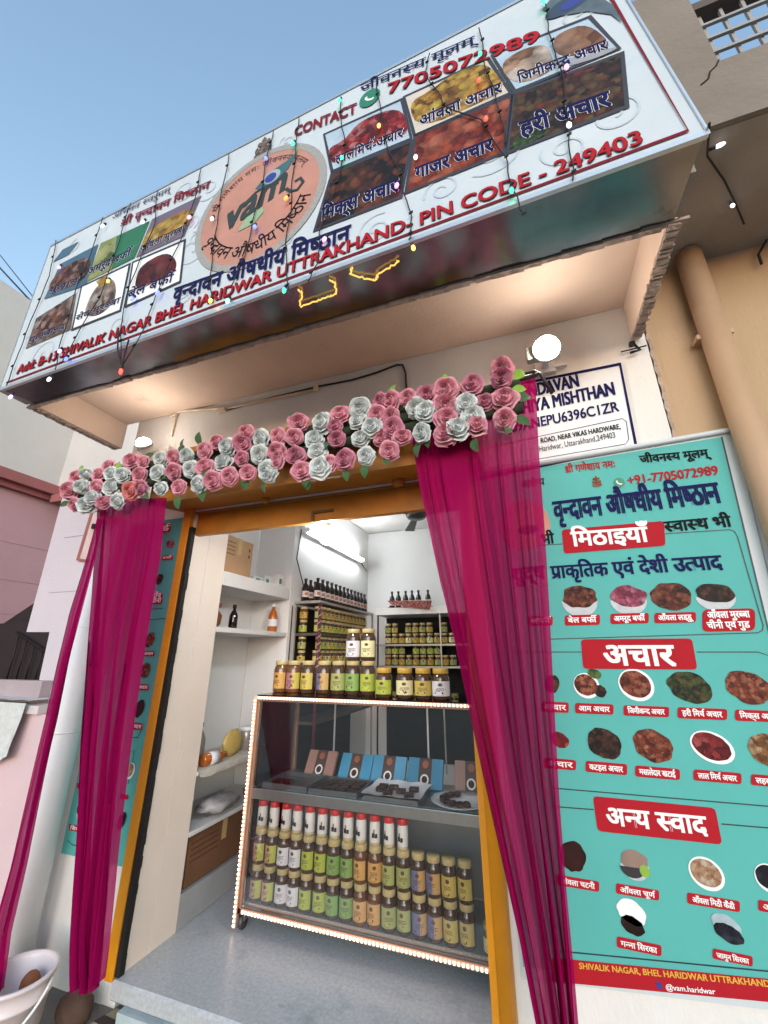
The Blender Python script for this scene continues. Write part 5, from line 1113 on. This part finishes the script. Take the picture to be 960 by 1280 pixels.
small_box((-2.12, 1.11, 2.0125), (.05, .045, .055), 'd4d4d0', 'white box with green print on the top niche slab'); small_box((-2.16, .98, 2.0125), (.045, .05, .04), 'c8cfca', 'flatter pale box beside the white one on the niche slab'); small_box((-2.13, .80, 2.0125), (.05, .06, .02), 'b8bfc0', 'thin grey packet on the top niche slab by the carton')
def lathe_thing(name, prof, loc, m, label, cat, cap=None, lab=None):
    th = thing(name, label, cat, loc); part('body', MB().lathe([(r, z + loc[2]) for r, z in prof], (loc[0], loc[1], 0), 16), m, th); r, z = prof[-1]
    part('cap', MB().lathe([(r * 1.25, z + loc[2] + .0005), (r * 1.25, z + loc[2] + .025), (0, z + loc[2] + .026)], (loc[0], loc[1], 0), 12), cap or M_BLACK, th)
    if lab:
        q = MB(); rr = max(p[0] for p in prof); hh = z; vs = [(loc[0] + rr * 1.03 * math.cos(a), loc[1] + rr * 1.03 * math.sin(a), loc[2] + hh * t) for t in (.22, .5) for a in [R(-130) + R(26) * k for k in range(8)]]
        q.add(vs, [(i, i + 1, 9 + i, 8 + i) for i in range(7)]); part('label', q, lab, th)
BP = [(.036, 0), (.04, .008), (.04, .13), (.03, .16), (.014, .19), (.014, .21)]
lathe_thing('juice_bottle', BP, (-2.10, 1.08, 1.6255), mat('orange_liquid', 'a85a1c', .15, coat=.5), 'orange juice bottle standing on the narrow niche shelf', 'bottle', M_WHITE, M_PAPER)
lathe_thing('glass_bottle', [(a * .8, b * .75) for a, b in BP], (-2.14, .62, 1.6255), mat('bottle_dark', '1c0b09', .1), 'small dark bottle in the middle of the narrow niche shelf', 'bottle', M_BLACK)
lathe_thing('clay_pot', [(.05, 0), (.075, .03), (.08, .09), (.05, .13), (.055, .15)], (-2.2, .44, 1.6255), mat('clay', '7a4220', .7, var=.2), 'squat brown clay pot on the narrow niche shelf', 'pot', mat('clay', '7a4220', .7))
lathe_thing('glass_bottle', BP, (-2.22, .52, .7655), mat('pale_bottle', '8f8880', .12), 'clear bottle with a dark cap above the newspaper', 'bottle', M_BLACK)
lathe_thing('steel_canister', [(.05, 0), (.05, .12), (.045, .13)], (-2.14, .93, .7655), mat('canister', 'b8b0a8', .3, .4), 'pale canister at the deep end of the paper covered shelf', 'canister', M_WHITE)
th = thing('syrup_bottle', 'orange bottle with white label lying on the newspaper', 'bottle', (-2.07, .52, .80)); m = MB(); m.lathe([(.036, 0), (.038, .006), (.038, .14), (.02, .17), (.02, .19)], (-2.075, .40, .806), 16, (.15, 1, 0)); part('body', m, MATS['orange_liquid'], th)
m = MB(); m.lathe([(.0392, .05), (.0392, .115)], (-2.075, .40, .806), 16, (.15, 1, 0)); part('label', m, M_PAPER, th)
m = MB(); m.blob((-2.10, .72, .852), .03, .105, .085, 14, 10, .22, 12); solo('snack_packet', m, mat('packet_yellow', 'bda25a', .35, var=.15, scale=12, bump=.4, bscale=30), 'crumpled yellow packet leaning on the paper covered shelf', 'packet')
m = MB(); nn = 12; vs = []
for j, (x, z) in enumerate(((-2.38, .7675), (-2.2, .7685), (-2.03, .7690), (-2.012, .762), (-2.008, .735))):
    for i in range(nn + 1): vs.append((x + .006 * math.sin(i * 1.7 + j), .33 + .62 * i / nn, z - (.012 * abs(math.sin(i * 1.1)) if j == 4 else 0)))
m.sm = True; m.add(vs, [(j * (nn + 1) + i, j * (nn + 1) + i + 1, (j + 1) * (nn + 1) + i + 1, (j + 1) * (nn + 1) + i) for j in range(4) for i in range(nn)]); solo('newspaper', m, mat('newsprint', 'b5aea2', .8, var=.25, scale=90), 'old newspaper spread over the niche shelf and its edge', 'newspaper')
m = MB(); m.blob((-2.12, .66, .505), .10, .16, .05, 14, 9, .35, 5); solo('plastic_bag', m, mat('bag_grey', 'a09c9c', .35, var=.2, scale=15, bump=.6, bscale=25), 'crumpled grey plastic bag on the low niche shelf', 'bag')
m = MB(); m.blob((-2.08, .95, .50), .05, .05, .045, 12, 8, .1, 6); solo('cloth_bundle', m, mat('bundle', '8a5a4a', .9, var=.2), 'small brown bundle beside the grey plastic bag', 'bundle')

# ------------------------------------------------------------------ bucket, stone and mat at the corner of the step
BC_ = PZ(.125).at(22, 1216); GZ = -.13; rb0 = .142
bk = thing('bucket', 'pinkish white plastic bucket at the foot of the white pipe', 'bucket', (BC_.x, BC_.y, GZ))
part('body', MB().lathe([(.0, GZ + .006), (.112, GZ), (.117, GZ + .01), (.133, .045), (.139, .045), (.140, .055), (.135, .06), (rb0, .112), (rb0 + .008, .114), (rb0 + .008, .127), (rb0 - .004, .129), (rb0 - .010, .11), (.106, GZ + .02), (0, GZ + .015)], (BC_.x, BC_.y, 0), 40), mat('bucket_plastic', 'dacdcd', .35, var=.08, scale=5), bk)
hd = MB(); hd.tube([(BC_.x + (rb0 + .012) * math.cos(a), BC_.y + (rb0 + .012) * math.sin(a) * 1.0, .105 - .13 * math.sin(max(0, (a + 2.2) / 2.6 * math.pi))) for a in [-2.2 + 2.6 * k / 16 for k in range(17)]], .006, 6); part('handle', hd, M_WHITE, bk)
CP = PZ(.09).at(40, 1217); m = MB(); m.blob((CP.x, CP.y, .055), .038, .038, .045, 16, 12, .05, 2); solo('coconut', m, mat('husk', '8a4c28', .7, var=.25, scale=20, bump=.4), 'brown round coconut sitting inside the bucket', 'coconut')
SP_ = PZ(-.06).at(95, 1255); m = MB(); m.blob((SP_.x, SP_.y, -.075), .085, .065, .065, 16, 12, .12, 9); so2 = solo('stone', m, mat('stone_brown', '4a352a', .85, var=.35, scale=9, bump=.8, bscale=20), 'dark brown stone on the ground between bucket and curtain tail', 'stone')
m = MB(); Q = PZ(-.118); q = [Q.at(*p) for p in ((95, 1290), (146, 1260), (260, 1305), (180, 1350))]; m.slab(q, (0, 0, -.011)); mt_ = thing('door_mat', 'beige mat with a dark stripe lying below the step', 'mat', tuple(q[0])); part('mat', m, mat('mat_beige', 'a9987a', .9, var=.15, scale=40, bump=.4), mt_)
a, b, c, d = q; m = MB(); m.slab([a.lerp(b, .42), a.lerp(b, .68), d.lerp(c, .68), d.lerp(c, .42)], (0, 0, .002)); part('stripe', m, mat('mat_stripe', '3a2d28', .9), mt_)
